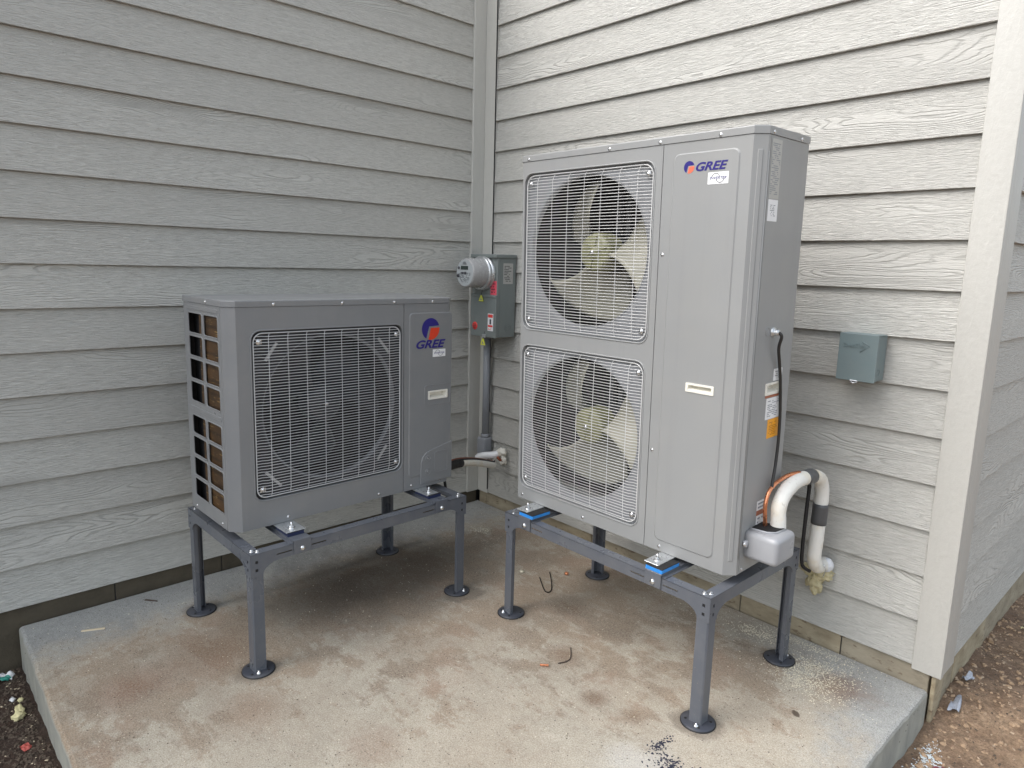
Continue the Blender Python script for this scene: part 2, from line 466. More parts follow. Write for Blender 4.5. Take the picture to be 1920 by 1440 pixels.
M['stone'] = mat_simple('tan_stone', (0.40, 0.31, 0.22), 0.9, var=0.2, nscale=60)
M['clod'] = mat_simple('soil_clod', (0.36, 0.255, 0.165), 0.95, var=0.2, nscale=60)
M['grit'] = mat_simple('soil_grit', (0.10, 0.075, 0.055), 0.95, var=0.25)
M['wood'] = mat_simple('pale_wood', (0.56, 0.47, 0.33), 0.8, var=0.08)
M['wood_dark'] = mat_simple('dark_wood', (0.07, 0.05, 0.04), 0.8, var=0.08)
M['lint'] = mat_simple('dark_blue_lint', (0.022, 0.025, 0.045), 0.9, var=0.2)
M['green'] = mat_simple('green_wrapper', (0.02, 0.24, 0.19), 0.35, var=0.1)
M['pale_foam'] = mat_simple('pale_yellow_foam', (0.70, 0.64, 0.36), 0.8, var=0.08)
M['wire_dark'] = mat_simple('rusty_dark_wire', (0.03, 0.022, 0.018), 0.6, 0.3)
M['plastic_blue'] = mat_simple('bluish_plastic', (0.36, 0.39, 0.45), 0.3, var=0.25)
M['maroon'] = mat_simple('maroon_wrapper', (0.17, 0.035, 0.045), 0.4, var=0.1)

# ------------------------------------------------------------------ mesh helpers
class MB:
    def __init__(s):
        s.v = []
        s.f = []
        s.sm = []
    def add(s, vs, fs, smooth=False, mtx=None):
        b = len(s.v)
        for p in vs:
            p = Vector(p)
            s.v.append(tuple(mtx @ p) if mtx is not None else tuple(p))
        for f in fs:
            s.f.append([b + i for i in f])
            s.sm.append(smooth)
    def box(s, a, b, bev=0.0, mtx=None):
        x0, y0, z0 = [min(a[i], b[i]) for i in range(3)]
        x1, y1, z1 = [max(a[i], b[i]) for i in range(3)]
        if bev <= 0:
            vs = [(x0, y0, z0), (x1, y0, z0), (x1, y1, z0), (x0, y1, z0), (x0, y0, z1), (x1, y0, z1), (x1, y1, z1), (x0, y1, z1)]
            s.add(vs, [(0, 3, 2, 1), (4, 5, 6, 7), (0, 1, 5, 4), (1, 2, 6, 5), (2, 3, 7, 6), (3, 0, 4, 7)], False, mtx)
            return
        bm = bmesh.new()
        bmesh.ops.create_cube(bm, size=1)
        for v in bm.verts:
            v.co = Vector(((x0 + x1) / 2 + v.co.x * (x1 - x0), (y0 + y1) / 2 + v.co.y * (y1 - y0), (z0 + z1) / 2 + v.co.z * (z1 - z0)))
        seg = 1 if bev < 0.0025 else 3
        bmesh.ops.bevel(bm, geom=bm.edges[:], offset=bev, segments=seg, profile=0.5, affect='EDGES')
        s.frombm(bm, seg > 1, mtx)
    def frombm(s, bm, smooth=False, mtx=None):
        bm.verts.index_update()
        s.add([v.co.copy() for v in bm.verts], [[v.index for v in f.verts] for f in bm.faces], smooth, mtx)
        bm.free()
    def prism(s, pts, z0, z1, mtx=None, smooth=False):
        n = len(pts)
        vs = [(p[0], p[1], z0) for p in pts] + [(p[0], p[1], z1) for p in pts]
        fs = [list(range(n))[::-1], list(range(n, 2 * n))]
        s.add(vs, fs, False, mtx)
        b = len(s.v) - 2 * n
        for i in range(n):
            j = (i + 1) % n
            s.f.append([b + i, b + j, b + n + j, b + n + i])
            s.sm.append(smooth)
    def tube(s, pts, r, seg=8, closed=False, cap=True, radii=None):
        pts = [Vector(p) for p in pts]
        n = len(pts)
        rings = []
        prev = None
        for i in range(n):
            if closed:
                d = pts[(i + 1) % n] - pts[i - 1]
            else:
                d = pts[min(i + 1, n - 1)] - pts[max(i - 1, 0)]
            d.normalize()
            if prev is None:
                a = Vector((0, 0, 1)) if abs(d.z) < 0.9 else Vector((1, 0, 0))
                u = d.cross(a).normalized()
            else:
                u = (prev - d * prev.dot(d))
                if u.length < 1e-6:
                    u = d.orthogonal()
                u.normalize()
            prev = u
            w = d.cross(u)
            rr = radii[i] if radii else r
            rings.append([pts[i] + (u * cos(2 * pi * k / seg) + w * sin(2 * pi * k / seg)) * rr for k in range(seg)])
        b = len(s.v)
        for rg in rings:
            for p in rg:
                s.v.append(tuple(p))
        m = n if closed else n - 1
        for i in range(m):
            i2 = (i + 1) % n
            for k in range(seg):
                k2 = (k + 1) % seg
                s.f.append([b + i * seg + k, b + i * seg + k2, b + i2 * seg + k2, b + i2 * seg + k])
                s.sm.append(True)
        if cap and not closed:
            s.f.append([b + k for k in range(seg)][::-1])
            s.sm.append(False)
            s.f.append([b + (n - 1) * seg + k for k in range(seg)])
            s.sm.append(False)
    def lathe(s, prof, seg=32, mtx=None, smooth=True, a0=0.0, a1=2 * pi):
        # prof: list of (r, h) turned about local Z
        full = abs(a1 - a0 - 2 * pi) < 1e-6
        cnt = seg if full else seg + 1
        b = len(s.v)
        for r, h in prof:
            for k in range(cnt):
                a = a0 + (a1 - a0) * k / seg
                p = Vector((r * cos(a), r * sin(a), h))
                s.v.append(tuple(mtx @ p) if mtx is not None else tuple(p))
        for i in range(len(prof) - 1):
            for k in range(seg):
                k2 = (k + 1) % cnt
                s.f.append([b + i * cnt + k, b + i * cnt + k2, b + (i + 1) * cnt + k2, b + (i + 1) * cnt + k])
                s.sm.append(smooth)
    def mesh(s, name):
        me = bpy.data.meshes.new(name)
        me.from_pydata(s.v, [], s.f)
        me.polygons.foreach_set('use_smooth', s.sm)
        bm = bmesh.new()
        bm.from_mesh(me)
        bmesh.ops.recalc_face_normals(bm, faces=bm.faces)
        bm.to_mesh(me)
        bm.free()
        me.update()
        return me

def link(name, me, mat, parent=None, loc=None):
    o = bpy.data.objects.new(name, me)
    col.objects.link(o)
    if mat is not None:
        me.materials.clear()
        me.materials.append(mat)
    if parent is not None:
        o.parent = parent
    if loc is not None:
        o.location = loc
    return o

def obj(name, mb, mat, parent=None, loc=None):
    return link(name, mb.mesh(name), mat, parent, loc)

def tag(o, label=None, cat=None, group=None, kind=None):
    if label:
        o['label'] = label
    if cat:
        o['category'] = cat
    if group:
        o['group'] = group
    if kind:
        o['kind'] = kind
    return o

def empty(name, loc=(0, 0, 0), rot=(0, 0, 0)):
    o = bpy.data.objects.new(name, None)
    col.objects.link(o)
    o.location = loc
    o.rotation_euler = rot
    o.empty_display_size = 0.1
    return o

def rrect(x0, z0, x1, z1, r, n=5):
    pts = []
    for cx, cz, a in ((x1 - r, z1 - r, 0), (x0 + r, z1 - r, 90), (x0 + r, z0 + r, 180), (x1 - r, z0 + r, 270)):
        for k in range(n + 1):
            t = radians(a + 90 * k / n)
            pts.append((cx + r * cos(t), cz + r * sin(t)))
    return pts

def holed(outer, holes, y0, y1):
    """plate in the XZ plane between depths y0 (front) and y1 (back)"""
    bm = bmesh.new()
    edges = []
    for loop in [outer] + holes:
        vs = [bm.verts.new((p[0], y0, p[1])) for p in loop]
        for i in range(len(vs)):
            edges.append(bm.edges.new((vs[i], vs[(i + 1) % len(vs)])))
    bmesh.ops.triangle_fill(bm, use_beauty=True, edges=edges)
    faces = bm.faces[:]
    ext = bmesh.ops.extrude_face_region(bm, geom=faces)
    for e in ext['geom']:
        if isinstance(e, bmesh.types.BMVert):
            e.co.y = y1
    return bm

def emboss(mb, loop, inset, y0, dy, holes=None):
    """raised field: loop at y0 rising to y0-dy over `inset`"""
    n = len(loop)
    cx = sum(p[0] for p in loop) / n
    cz = sum(p[1] for p in loop) / n
    x0, x1 = min(p[0] for p in loop), max(p[0] for p in loop)
    z0, z1 = min(p[1] for p in loop), max(p[1] for p in loop)
    sx = ((x1 - x0) / 2 - inset) / ((x1 - x0) / 2)
    sz = ((z1 - z0) / 2 - inset) / ((z1 - z0) / 2)
    mx, mz = (x0 + x1) / 2, (z0 + z1) / 2
    inner = [(mx + (p[0] - mx) * sx, mz + (p[1] - mz) * sz) for p in loop]
    vs = [(p[0], y0, p[1]) for p in loop] + [(p[0], y0 - dy, p[1]) for p in inner]
    fs = [[i, (i + 1) % n, n + (i + 1) % n, n + i] for i in range(n)]
    if holes:
        mb.frombm(holed(inner, holes, y0 - dy, y0 - dy + 0.0008))
    else:
        fs.append(list(range(n, 2 * n)))
    mb.add(vs, fs, False)

YZ = Matrix(((1, 0, 0, 0), (0, 0, -1, 0), (0, 1, 0, 0), (0, 0, 0, 1)))      # local (x,y,h) -> (x,-h,y): lathe axis towards -Y
def at(x, y, z, m=YZ):
    return Matrix.Translation((x, y, z)) @ m
XP = Matrix(((0, 0, 1, 0), (1, 0, 0, 0), (0, 1, 0, 0), (0, 0, 0, 1)))       # axis towards +X

def screw(parent, x, y, z, m=YZ, r=0.0034, name='screw', mat='steel', proto={}):
    key = (r, mat)
    if key not in proto:
        mb = MB()
        mb.lathe([(0.0, r * 0.55), (r * 0.45, r * 0.55), (r, r * 0.25), (r * 1.02, 0.0)], 10)
        mb.lathe([(r * 1.02, 0.0), (r * 1.6, 0.0003), (r * 1.6, -0.001)], 12)
        me = mb.mesh('screw')
        me.materials.append(M[mat])
        proto[key] = me
    o = bpy.data.objects.new(name, proto[key])
    col.objects.link(o)
    o.parent = parent
    o.matrix_local = at(x, y, z, m)
    return o

def text_mesh(txt, w, h, shear=0.0, bold=0.0, depth=0.0):
    cu = bpy.data.curves.new('lettering', 'FONT')
    cu.body = txt
    cu.size = 1
    cu.shear = shear
    cu.offset = bold
    cu.extrude = 0.01
    cu.resolution_u = 4
    tmp = bpy.data.objects.new('tmp', cu)
    col.objects.link(tmp)
    dg = bpy.context.evaluated_depsgraph_get()
    me = bpy.data.meshes.new_from_object(tmp.evaluated_get(dg))
    col.objects.unlink(tmp)
    bpy.data.objects.remove(tmp)
    xs = [v.co.x for v in me.vertices]
    ys = [v.co.y for v in me.vertices]
    x0, x1, y0, y1 = min(xs), max(xs), min(ys), max(ys)
    for v in me.vertices:
        v.co.x = (v.co.x - x0) / (x1 - x0) * w
        v.co.y = (v.co.y - y0) / (y1 - y0) * h
        v.co.z = v.co.z / 0.01 * max(depth, 0.00015)
    return me

def lettering(parent, txt, x, y, z, w, h, mat, shear=0.0, bold=0.0, depth=0.0, m=YZ, name='lettering'):
    me = text_mesh(txt, w, h, shear, bold, depth)
    o = link(name, me, M[mat], parent)
    o.matrix_local = at(x, y, z, m)
    return o

def label_plate(parent, x0, z0, x1, z1, y, mat, name='label', rows=0, m=None, pr='print', margin=0.1, skip=0.25, r=0.0015):
    """thin sticker on a local plane (u,v) with lines of tiny print"""
    mm = m or Matrix.Identity(4)
    mb = MB()
    loop = rrect(x0, z0, x1, z1, r, 2)
    bm = holed(loop, [], y - 0.0006, y)
    mb.frombm(bm, False, mm)
    o = obj(name, mb, M[mat], parent)
    if rows:
        pb = MB()
        rnd = random.Random(int((x0 + z0) * 9999))
        H = (z1 - z0) * (1 - 2 * margin)
        W_ = (x1 - x0) * (1 - 2 * margin)
        for i in range(rows):
            zz = z0 + (z1 - z0) * margin + H * (i + 0.5) / rows
            xx = x0 + (x1 - x0) * margin
            end = xx + W_ * rnd.uniform(0.65, 1.0)
            while xx < end:
                l = rnd.uniform(0.08, 0.25) * W_
                x2 = min(xx + l, end)
                if rnd.random() > skip:
                    pb.box((xx, y - 0.0009, zz - H / rows * 0.22), (x2, y - 0.0005, zz + H / rows * 0.22), 0, mm)
                xx = x2 + 0.03 * W_
        if pb.v:
            obj('print', pb, M[pr], o)
    return o

def blob_mesh(c, rx, ry, rz, seed, sub=3, amp=0.3, fr_=14):
    bm = bmesh.new()
    bmesh.ops.create_icosphere(bm, subdivisions=sub, radius=1)
    for v in bm.verts:
        d = v.co.normalized()
        k = 1 + amp * 1.5 * noise.noise(d * 1.6 + Vector((seed, seed, 0))) + amp * 0.8 * noise.noise(d * 4 + Vector((seed, 0, seed))) + amp * 0.35 * noise.noise(d * 11 + Vector((seed, 3, seed)))
        v.co = Vector((c[0] + d.x * rx * k, c[1] + d.y * ry * k, c[2] + d.z * rz * k))
    return bm

# ================================================================== GROUND
def gz(x, y):
    """height of the bare soil"""
    k = max(0.0, min(1.0, (x - 1.6) / 0.7))
    k = k * k * (3 - 2 * k)
    t = max(0.0, min(1.0, (y + 0.12) / 0.42))
    t = t * t * (3 - 2 * t)
    right = -0.138 + 0.088 * t
    left = -0.165 + 0.055 * max(0, min(1, x / 0.8))
    if y > 0.8:
        right -= min(0.05, (y - 0.8) * 0.05)
    return left * (1 - k) + right * k

def gnoise(x, y):
    p = Vector((x, y, 0))
    return 0.016 * noise.noise(p * 2.3) + 0.010 * noise.noise(p * 9) + 0.006 * noise.noise(p * 27) + 0.003 * noise.noise(p * 70)

def axis(lo, hi, step, far):
    a = []
    x = lo
    while x <= hi + 1e-6:
        a.append(x)
        x += step
    s = step
    x = hi
    while x < far:
        s *= 1.35
        x += s
        a.append(x)
    s = step
    x = lo
    pre = []
    while x > -far:
        s *= 1.35
        x -= s
        pre.append(x)
    return pre[::-1] + a

def build_ground():
    xs = axis(-0.4, 3.4, 0.0125, 70)
    ys = axis(-2.9, 2.3, 0.0125, 70)
    vs = []
    nx, ny = len(xs), len(ys)
    for y in ys:
        for x in xs:
            if 0.15 < x < 2.15 and y > -1.95:
                z = -0.2
            else:
                z = gz(x, y) + gnoise(x, y)
                if x < 2.28 and y > -2.12:
                    z = min(z, -0.1)
            vs.append((x, y, z))
    fs = []
    for j in range(ny - 1):
        for i in range(nx - 1):
            a = j * nx + i
            if 0.2 < xs[i] < 2.05 and ys[j] > -1.9 and ys[j] < 2.0:
                continue
            fs.append((a, a + 1, a + nx + 1, a + nx))
    me = bpy.data.meshes.new('ground')
    me.from_pydata(vs, [], fs)
    me.polygons.foreach_set('use_smooth', [True] * len(fs))
    o = link('ground', me, M['dirt'])
    tag(o, 'bare brown dirt around the concrete pad and the house', 'ground', kind='structure')
build_ground()

SX, SY = 2.295, -2.131
def build_slab():
    # concrete pad with a slightly uneven, rounded upper edge
    mb = MB()
    n = 60
    bev = 0.012
    def edge(t, along):
        return 0.005 * noise.noise(Vector((t * 6, along * 7.3, 0))) + 0.004 * noise.noise(Vector((t * 31, along, 5)))
    outline = []
    outline.append((0.0, 0.0))
    for i in range(n + 1):          # right edge, going towards -y
        y = SY * i / n
        outline.append((SX + edge(y, 1), y if i < n else SY))
    for i in range(1, n + 1):       # front edge, going towards -x
        x = SX * (1 - i / n)
        outline.append((x if i < n else 0.0, SY + edge(x, 2)))
    m = len(outline)
    cx, cy = SX / 2, SY / 2
    def ring(off, z):
        r = []
        for (x, y) in outline:
            xx = min(x, SX - off + (x - SX)) if x > SX - 0.02 else x
            yy = max(y, SY + off + (y - SY)) if y < SY + 0.02 else y
            r.append((xx, yy, z))
        return r
    rings = [ring(0, -0.26), ring(0, -bev), ring(bev * 0.3, -bev * 0.3), ring(bev, 0)]
    vs = [p for rg in rings for p in rg]
    fs = []
    for k in range(3):
        for i in range(m):
            j = (i + 1) % m
            fs.append((k * m + i, k * m + j, (k + 1) * m + j, (k + 1) * m + i))
    fs.append(tuple(range(3 * m, 4 * m)))
    mb.add(vs, fs, False)
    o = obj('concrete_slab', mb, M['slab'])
    tag(o, 'soil-stained concrete equipment pad in the corner of the house', 'concrete pad', kind='structure')
build_slab()

# ================================================================== HOUSE
E = 0.1524
Z0 = 0.0702
NP = 19
house = empty('house')
tag(house, 'house corner clad in pale grey lap siding above a concrete block footing', 'house')
XR1, XR2 = 2.2407, 2.3275
YW = -5.2      # how far the left wing runs towards the viewer
YB = 4.2       # how far the right wing runs back
W1 = 0.0837
TH = 0.0150
def plank_mesh(length, axis_, sign_v):
    """profile in (v outward, z); extruded along the wall from 0 to length"""
    prof = [(-0.0012, 0.0), (0.0, 0.0012), (-TH * 1.06, 0.172), (-TH * 1.06 - 0.008, 0.172), (-0.009, 0.0)]
    n = 24
    vs, fs = [], []
    for i in range(n + 1):
        a = length * i / n
        dz = 0.0009 * noise.noise(Vector((a * 1.7, axis_, 3)))
        for v, z in prof:
            vv = v + 0.0006 * noise.noise(Vector((a * 2.3, 9, axis_)))
            if axis_ == 0:
                vs.append((a, vv * sign_v, z + dz))
            else:
                vs.append((vv * sign_v, a, z + dz))
    k = len(prof)
    for i in range(n):
        for j in range(k):
            j2 = (j + 1) % k
            fs.append((i * k + j, i * k + j2, (i + 1) * k + j2, (i + 1) * k + j))
    fs.append(tuple(range(k)))
    fs.append(tuple(range(n * k, n * k + k)))
    mb = MB()
    mb.add(vs, fs, False)
    me = mb.mesh('plank')
    me.materials.append(M['siding'])
    return me

def siding(name, label, length, axis_, sign_v, origin):
    mb = MB()
    if name == 'return_wall_siding':
        pass
    root = empty(name, origin)
    root.parent = house
    root['label'] = label
    me = plank_mesh(length, axis_, sign_v)
    rr = random.Random(hash(label) % 1000 if False else len(label))
    for n in range(NP):
        o = bpy.data.objects.new('plank', me)
        col.objects.link(o)
        o.parent = root
        j = rr.uniform(-0.0012, 0.0012)
        o.location = (0, 0, Z0 + n * E + j)
    return root
# left wall: plane x=0 facing +x; right wall: plane y=0 facing -y; return wall: plane x=XR2-.006 facing +x
siding('siding', 'lap siding behind the shorter machine', W1 * -1 - YW, 1, 1, (0.0, YW, 0))
siding('siding', 'lap siding behind the taller machine', XR1 - W1 - 0.0006, 0, -1, (W1 + 0.0003, 0.0, 0))
siding('siding', 'lap siding on the shaded wall round the outer corner', YB - 0.137, 1, 1, (XR2 - 0.006, 0.137, 0))

ZT = Z0 + NP * E + 0.02
def part_box(name, a, b, mat, bev=0.0, parent=house):
    mb = MB()
    mb.box(a, b, bev)
    return obj(name, mb, M[mat], parent)
# wall cores
part_box('sheathing', (-2.4, YW, Z0 + 0.004), (-0.024, YB, ZT - 0.01), 'core')
part_box('sheathing', (-0.024, 0.024, Z0 + 0.004), (XR2 - 0.032, YB, ZT - 0.01), 'core')
part_box('roof', (-2.5, YW, ZT - 0.005), (-0.0, YB + 0.1, ZT + 0.05), 'roof')
part_box('roof', (0.001, 0.0, ZT - 0.005), (XR2 + 0.02, YB + 0.1, ZT + 0.05), 'roof')
# corner boards
def board(a, b, bev=0.002):
    return part_box('corner_board', a, b, 'trim', bev)
board((-0.02, -W1 + 0.0005, Z0 - 0.004), (0.006, -0.0065, ZT))            # inner, on the left wall
board((-0.02, -0.006, Z0 - 0.003), (W1 - 0.0005, 0.02, ZT))              # inner, on the right wall
board((XR1, -0.0035, Z0 - 0.013), (XR2 - 0.0, 0.022, ZT), 0.0025)          # outer, facing the pad
board((XR2 - 0.026, 0.0225, Z0 - 0.010), (XR2 - 0.001, 0.136, ZT), 0.0025)   # outer, facing the dirt
part_box('caulk_line', (W1 - 0.0002, -0.0066, Z0 + 0.02), (W1 + 0.0016, 0.0005, ZT), 'core')
# footing
foundation = empty('foundation')
foundation.parent = house
def blocks(axis_, lo, hi, start, pitch, face, depth, zt, zb):
    joints = []
    p = start
    while p > lo:
        p -= pitch
    while p < hi:
        if lo < p < hi:
            joints.append(p)
        p += pitch
    ends = [lo] + joints + [hi]
    for i in range(len(ends) - 1):
        a, b = ends[i] + 0.0018, ends[i + 1] - 0.0018
        if b - a < 0.01:
            continue
        jj = random.uniform(-0.0015, 0.0015)
        mb = MB()
        if axis_ == 0:
            mb.box((a, face + jj, zb), (b, face + depth, zt), 0.002)
        else:
            mb.box((face + jj, a, zb), (face - depth, b, zt), 0.002)
        obj('block', mb, M['block_shaded' if axis_ == 1 and face < 1 else 'block'], foundation)
zt_f = Z0 + 0.012
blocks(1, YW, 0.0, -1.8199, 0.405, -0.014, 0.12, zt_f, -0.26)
blocks(0, 0.0, 2.292, 2.0103, 0.39, 0.012, 0.12, zt_f, -0.26)
mb = MB()
mb.box((2.2975, 0.0125, -0.26), (XR2 - 0.016, 0.10, zt_f), 0.004)
obj('block', mb, M['block'], foundation)
blocks(1, 0.1035, YB, 1.02, 0.405, XR2 - 0.0165, 0.12, zt_f, -0.26)
mb = MB()
mb.box((-2.3, YW, -0.26), (-0.07, YB, zt_f - 0.006))
mb.box((-0.07, 0.07, -0.26), (2.24, YB, zt_f - 0.006))
obj('mortar', mb, M['core'], foundation)
mb = MB()
mb.box((-0.03, YW, -0.25), (-0.019, 0.0, zt_f - 0.004))
mb.box((0.0, 0.018, -0.25), (2.29, 0.03, zt_f - 0.004))
obj('mortar', mb, M['core'], foundation)

# ================================================================== STANDS
def u_leg(mb, x, y, sx, sy, zb, zt, w=0.039, t=0.002, lip=0.014):
    """folded angle leg, outer corner at (x,y); legs run towards sx,sy with return lips"""
    P = lambda a, b: (x + sx * a, y + sy * b)
    outer = [P(0.004, 0), P(w, 0), P(w, lip), P(w - t, lip), P(w - t, t), P(0.004 + t, t), P(t, 0.004 + t), P(t, w - t), P(lip, w - t), P(lip, w), P(0, w), P(0, 0.004)]
    mb.prism(outer, zb, zt)

def web(w, leg=0.040, zt=0.4103, zb=0.372, zg=0.335, r=0.058):
    """outline (u,z) of a beam's vertical web with curved gussets at both ends"""
    pts = [(0.0, zt), (w, zt), (w, zg), (w - leg, zg)]
    n = 8
    for k in range(1, n + 1):
        a = pi / 2 * k / n
        pts.append((w - leg - r * (1 - cos(a)), zg + (zb - zg) * sin(a)))
    for k in range(n, 0, -1):
        a = pi / 2 * k / n
        pts.append((leg + r * (1 - cos(a)), zg + (zb - zg) * sin(a)))
    pts += [(leg, zg), (0.0, zg)]
    return pts

def make_stand(loc, rotz, label, cross, pad_mat, plates, plate_y):
    W, D, ZS = 0.878, 0.556, 0.4103
    root = empty('mounting_stand', loc, (0, 0, rotz))
    tag(root, label, 'stand', 'steel stands under the outdoor units')
    # legs with round feet
    for lx, ly, sx, sy in ((0, 0, 1, 1), (W, 0, -1, 1), (0, D, 1, -1), (W, D, -1, -1)):
        mb = MB()
        u_leg(mb, lx + sx * 0.0022, ly + sy * 0.0022, sx, sy, 0.006, ZS - 0.003)
        leg = obj('leg', mb, M['stand'], root)
        cx, cy = lx + sx * 0.023, ly + sy * 0.023
        mb = MB()
        prof = [(0.0, 0.0085), (0.020, 0.0085), (0.026, 0.0068), (0.0485, 0.0062), (0.0502, 0.0045), (0.0502, 0.0)]
        mb.lathe(prof, 40, Matrix.Translation((cx, cy, 0.0005)))
        foot = obj('foot', mb, M['foot'], leg)
        mb = MB()
        mb.lathe([(0.0525, 0.0), (0.0525, 0.0032), (0.048, 0.0036)], 40, Matrix.Translation((cx, cy, 0.0004)))
        for k in range(4):
            a = radians(35 + 90 * k)
            mb.lathe([(0.0, 0.0078), (0.0042, 0.0078), (0.0042, 0.0)], 12, Matrix.Translation((cx + 0.037 * cos(a), cy + 0.037 * sin(a), 0)))
        obj('foot_rubber', mb, M['black'], leg)
        mb = MB()
        mb.lathe([(0.0, 0.018), (0.003, 0.018), (0.003, 0.013), (0.007, 0.013), (0.0075, 0.0075)], 6, Matrix.Translation((cx + sx * -0.012, cy + sy * -0.030, 0)))
        obj('foot_bolt', mb, M['steel'], leg)
    # beams: folded angle with gusseted web and punched holes
    slots = []
    for c in cross:
        slots += [(c - 0.088, c - 0.034), (c + 0.034, c + 0.088)]
    def beam(u0, w, place, nslots):
        holes = []
        for hx in (0.020, w - 0.020):
            for hz in (0.3825, 0.3555):
                holes.append([(hx - 0.0045, hz - 0.005), (hx + 0.0045, hz - 0.005), (hx + 0.0045, hz + 0.005), (hx - 0.0045, hz + 0.005)])
        if nslots:
            for a, b in slots:
                if a > 0.05 and b < w - 0.05:
                    holes.append(rrect(a, 0.3885, b, 0.3930, 0.0021, 3))
        bm = holed(web(w), holes, 0.0, 0.002)
        mb = MB()
        mb.frombm(bm, False, place)
        inner = MB()
        for hx in (0.020, w - 0.020):
            inner.box((hx - 0.0075, 0.00202, 0.348), (hx + 0.0075, 0.00218, 0.392), 0, place)
        # top flange, mitred
        fl = [(0, 0), (w, 0), (w - 0.037, 0.037), (0.037, 0.037)]
        mb.prism(fl, ZS - 0.002, ZS, place)
        # inner return lip
        mb.box((0.040, 0.035, ZS - 0.014), (w - 0.040, 0.037, ZS - 0.002), 0, place)
        # softened fold along the outer edge
        mb.tube([place @ Vector((0.001, 0.0012, ZS - 0.0012)), place @ Vector((w - 0.001, 0.0012, ZS - 0.0012))], 0.0014, 8)
        bo = obj('beam', mb, M['stand'], root)
        tag(obj('hole_shade', inner, M['black'], bo), kind='stuff')  # black plates standing in for the shade inside the holes
        return bo
    I = Matrix.Identity(4)
    beam(0, W, I, True)
    beam(0, W, Matrix.Translation((W, D, 0)) @ Matrix.Rotation(pi, 4, 'Z'), True)
    beam(0, D - 0.001, Matrix.Translation((W + 0.0006, 0.0005, 0.0004)) @ Matrix.Rotation(pi / 2, 4, 'Z'), False)
    beam(0, D - 0.001, Matrix.Translation((-0.0006, D - 0.0005, 0.0004)) @ Matrix.Rotation(-pi / 2, 4, 'Z'), False)
    # corner bolts on the top flanges
    for cx, sx in ((0, 1), (W, -1)):
        for cy, sy in ((0, 1), (D, -1)):
            for a, b in ((0.030, 0.017), (0.017, 0.030)):
                mb = MB()
                T_ = Matrix.Translation((cx + sx * a, cy + sy * b, ZS + 0.0004))
                mb.lathe([(0.0, 0.0052), (0.0040, 0.0052), (0.0048, 0.0040), (0.0048, 0.001)], 6, T_, False)
                mb.lathe([(0.0048, 0.0012), (0.0078, 0.0008), (0.0080, 0.0)], 16, T_)
                obj('bolt', mb, M['steel'], root)
    # cross rails hooked over the beams
    for c in cross:
        mb = MB()
        x0, x1 = c - 0.030, c + 0.030
        # channel body
        mb.box((x0, -0.0022, ZS + 0.0095), (x1, D + 0.0022, ZS + 0.0115), 0.0008)
        mb.box((x0, -0.0022, 0.3745), (x1, -0.0044, ZS + 0.0115), 0.0008)          # front hook plate
        mb.box((x0, D + 0.0022, 0.3745), (x1, D + 0.0044, ZS + 0.0115), 0.0008)
        for xx in (x0, x1 - 0.002):
            mb.box((xx, 0.001, ZS + 0.0008), (xx + 0.002, D - 0.001, ZS + 0.0097))
        mb.box((x0 - 0.011, 0.002, ZS + 0.0008), (x0, D - 0.002, ZS + 0.0026))
        mb.box((x1, 0.002, ZS + 0.0008), (x1 + 0.011, D - 0.002, ZS + 0.0026))
        rail = obj('cross_rail', mb, M['stand'], root)
        mb = MB()
        mb.lathe([(0.0, 0.006), (0.0065, 0.0055), (0.0085, 0.002), (0.0090, 0.0)], 16, at(c, -0.0044, 0.3905))
        obj('bolt', mb, M['steel'], rail)
    # rubber pads
    for c, (px0, px1) in zip(cross, plates):
        for yy0, yy1 in ((plate_y - 0.004, plate_y + 0.088), (D - 0.115, D - 0.03)):
            mb = MB()
            nrib = 12
            for k in range(nrib):
                a = px0 + (px1 - px0) * k / nrib
                mb.box((a, yy0, ZS + 0.0117), (a + (px1 - px0) / nrib * 0.8, yy0 + 0.003, ZS + 0.0235))
            mb.box((px0, yy0 + 0.001, ZS + 0.0117), (px1, yy1, ZS + 0.0234), 0.001)
            pad = obj('rubber_pad', mb, M[pad_mat], root)
            mb = MB()
            mb.box((px0 - 0.001, yy0 - 0.001, ZS + 0.0236), (px1 + 0.001, yy1, ZS + 0.0258), 0.0008)
            obj('pad_top', mb, M['black'], pad)
    return root

make_stand((1.9097 - 0.878, -0.7299 + 0.878 * sin(radians(0.1755)), 0), radians(-0.1755), 'grey steel stand carrying the taller two-fan unit, with blue rubber pads', (0.878 - 0.768, 0.878 - 0.197), 'blue',
           ((0.878 - 0.800, 0.878 - 0.732), (0.878 - 0.228, 0.878 - 0.168)), 0.004)
make_stand((0.8212, -1.6109, 0), radians(91.1898), 'grey steel stand carrying the shorter single-fan unit, with navy pads', (0.1735, 0.7525), 'navy',
           ((0.142, 0.200), (0.718, 0.778)), 0.040)

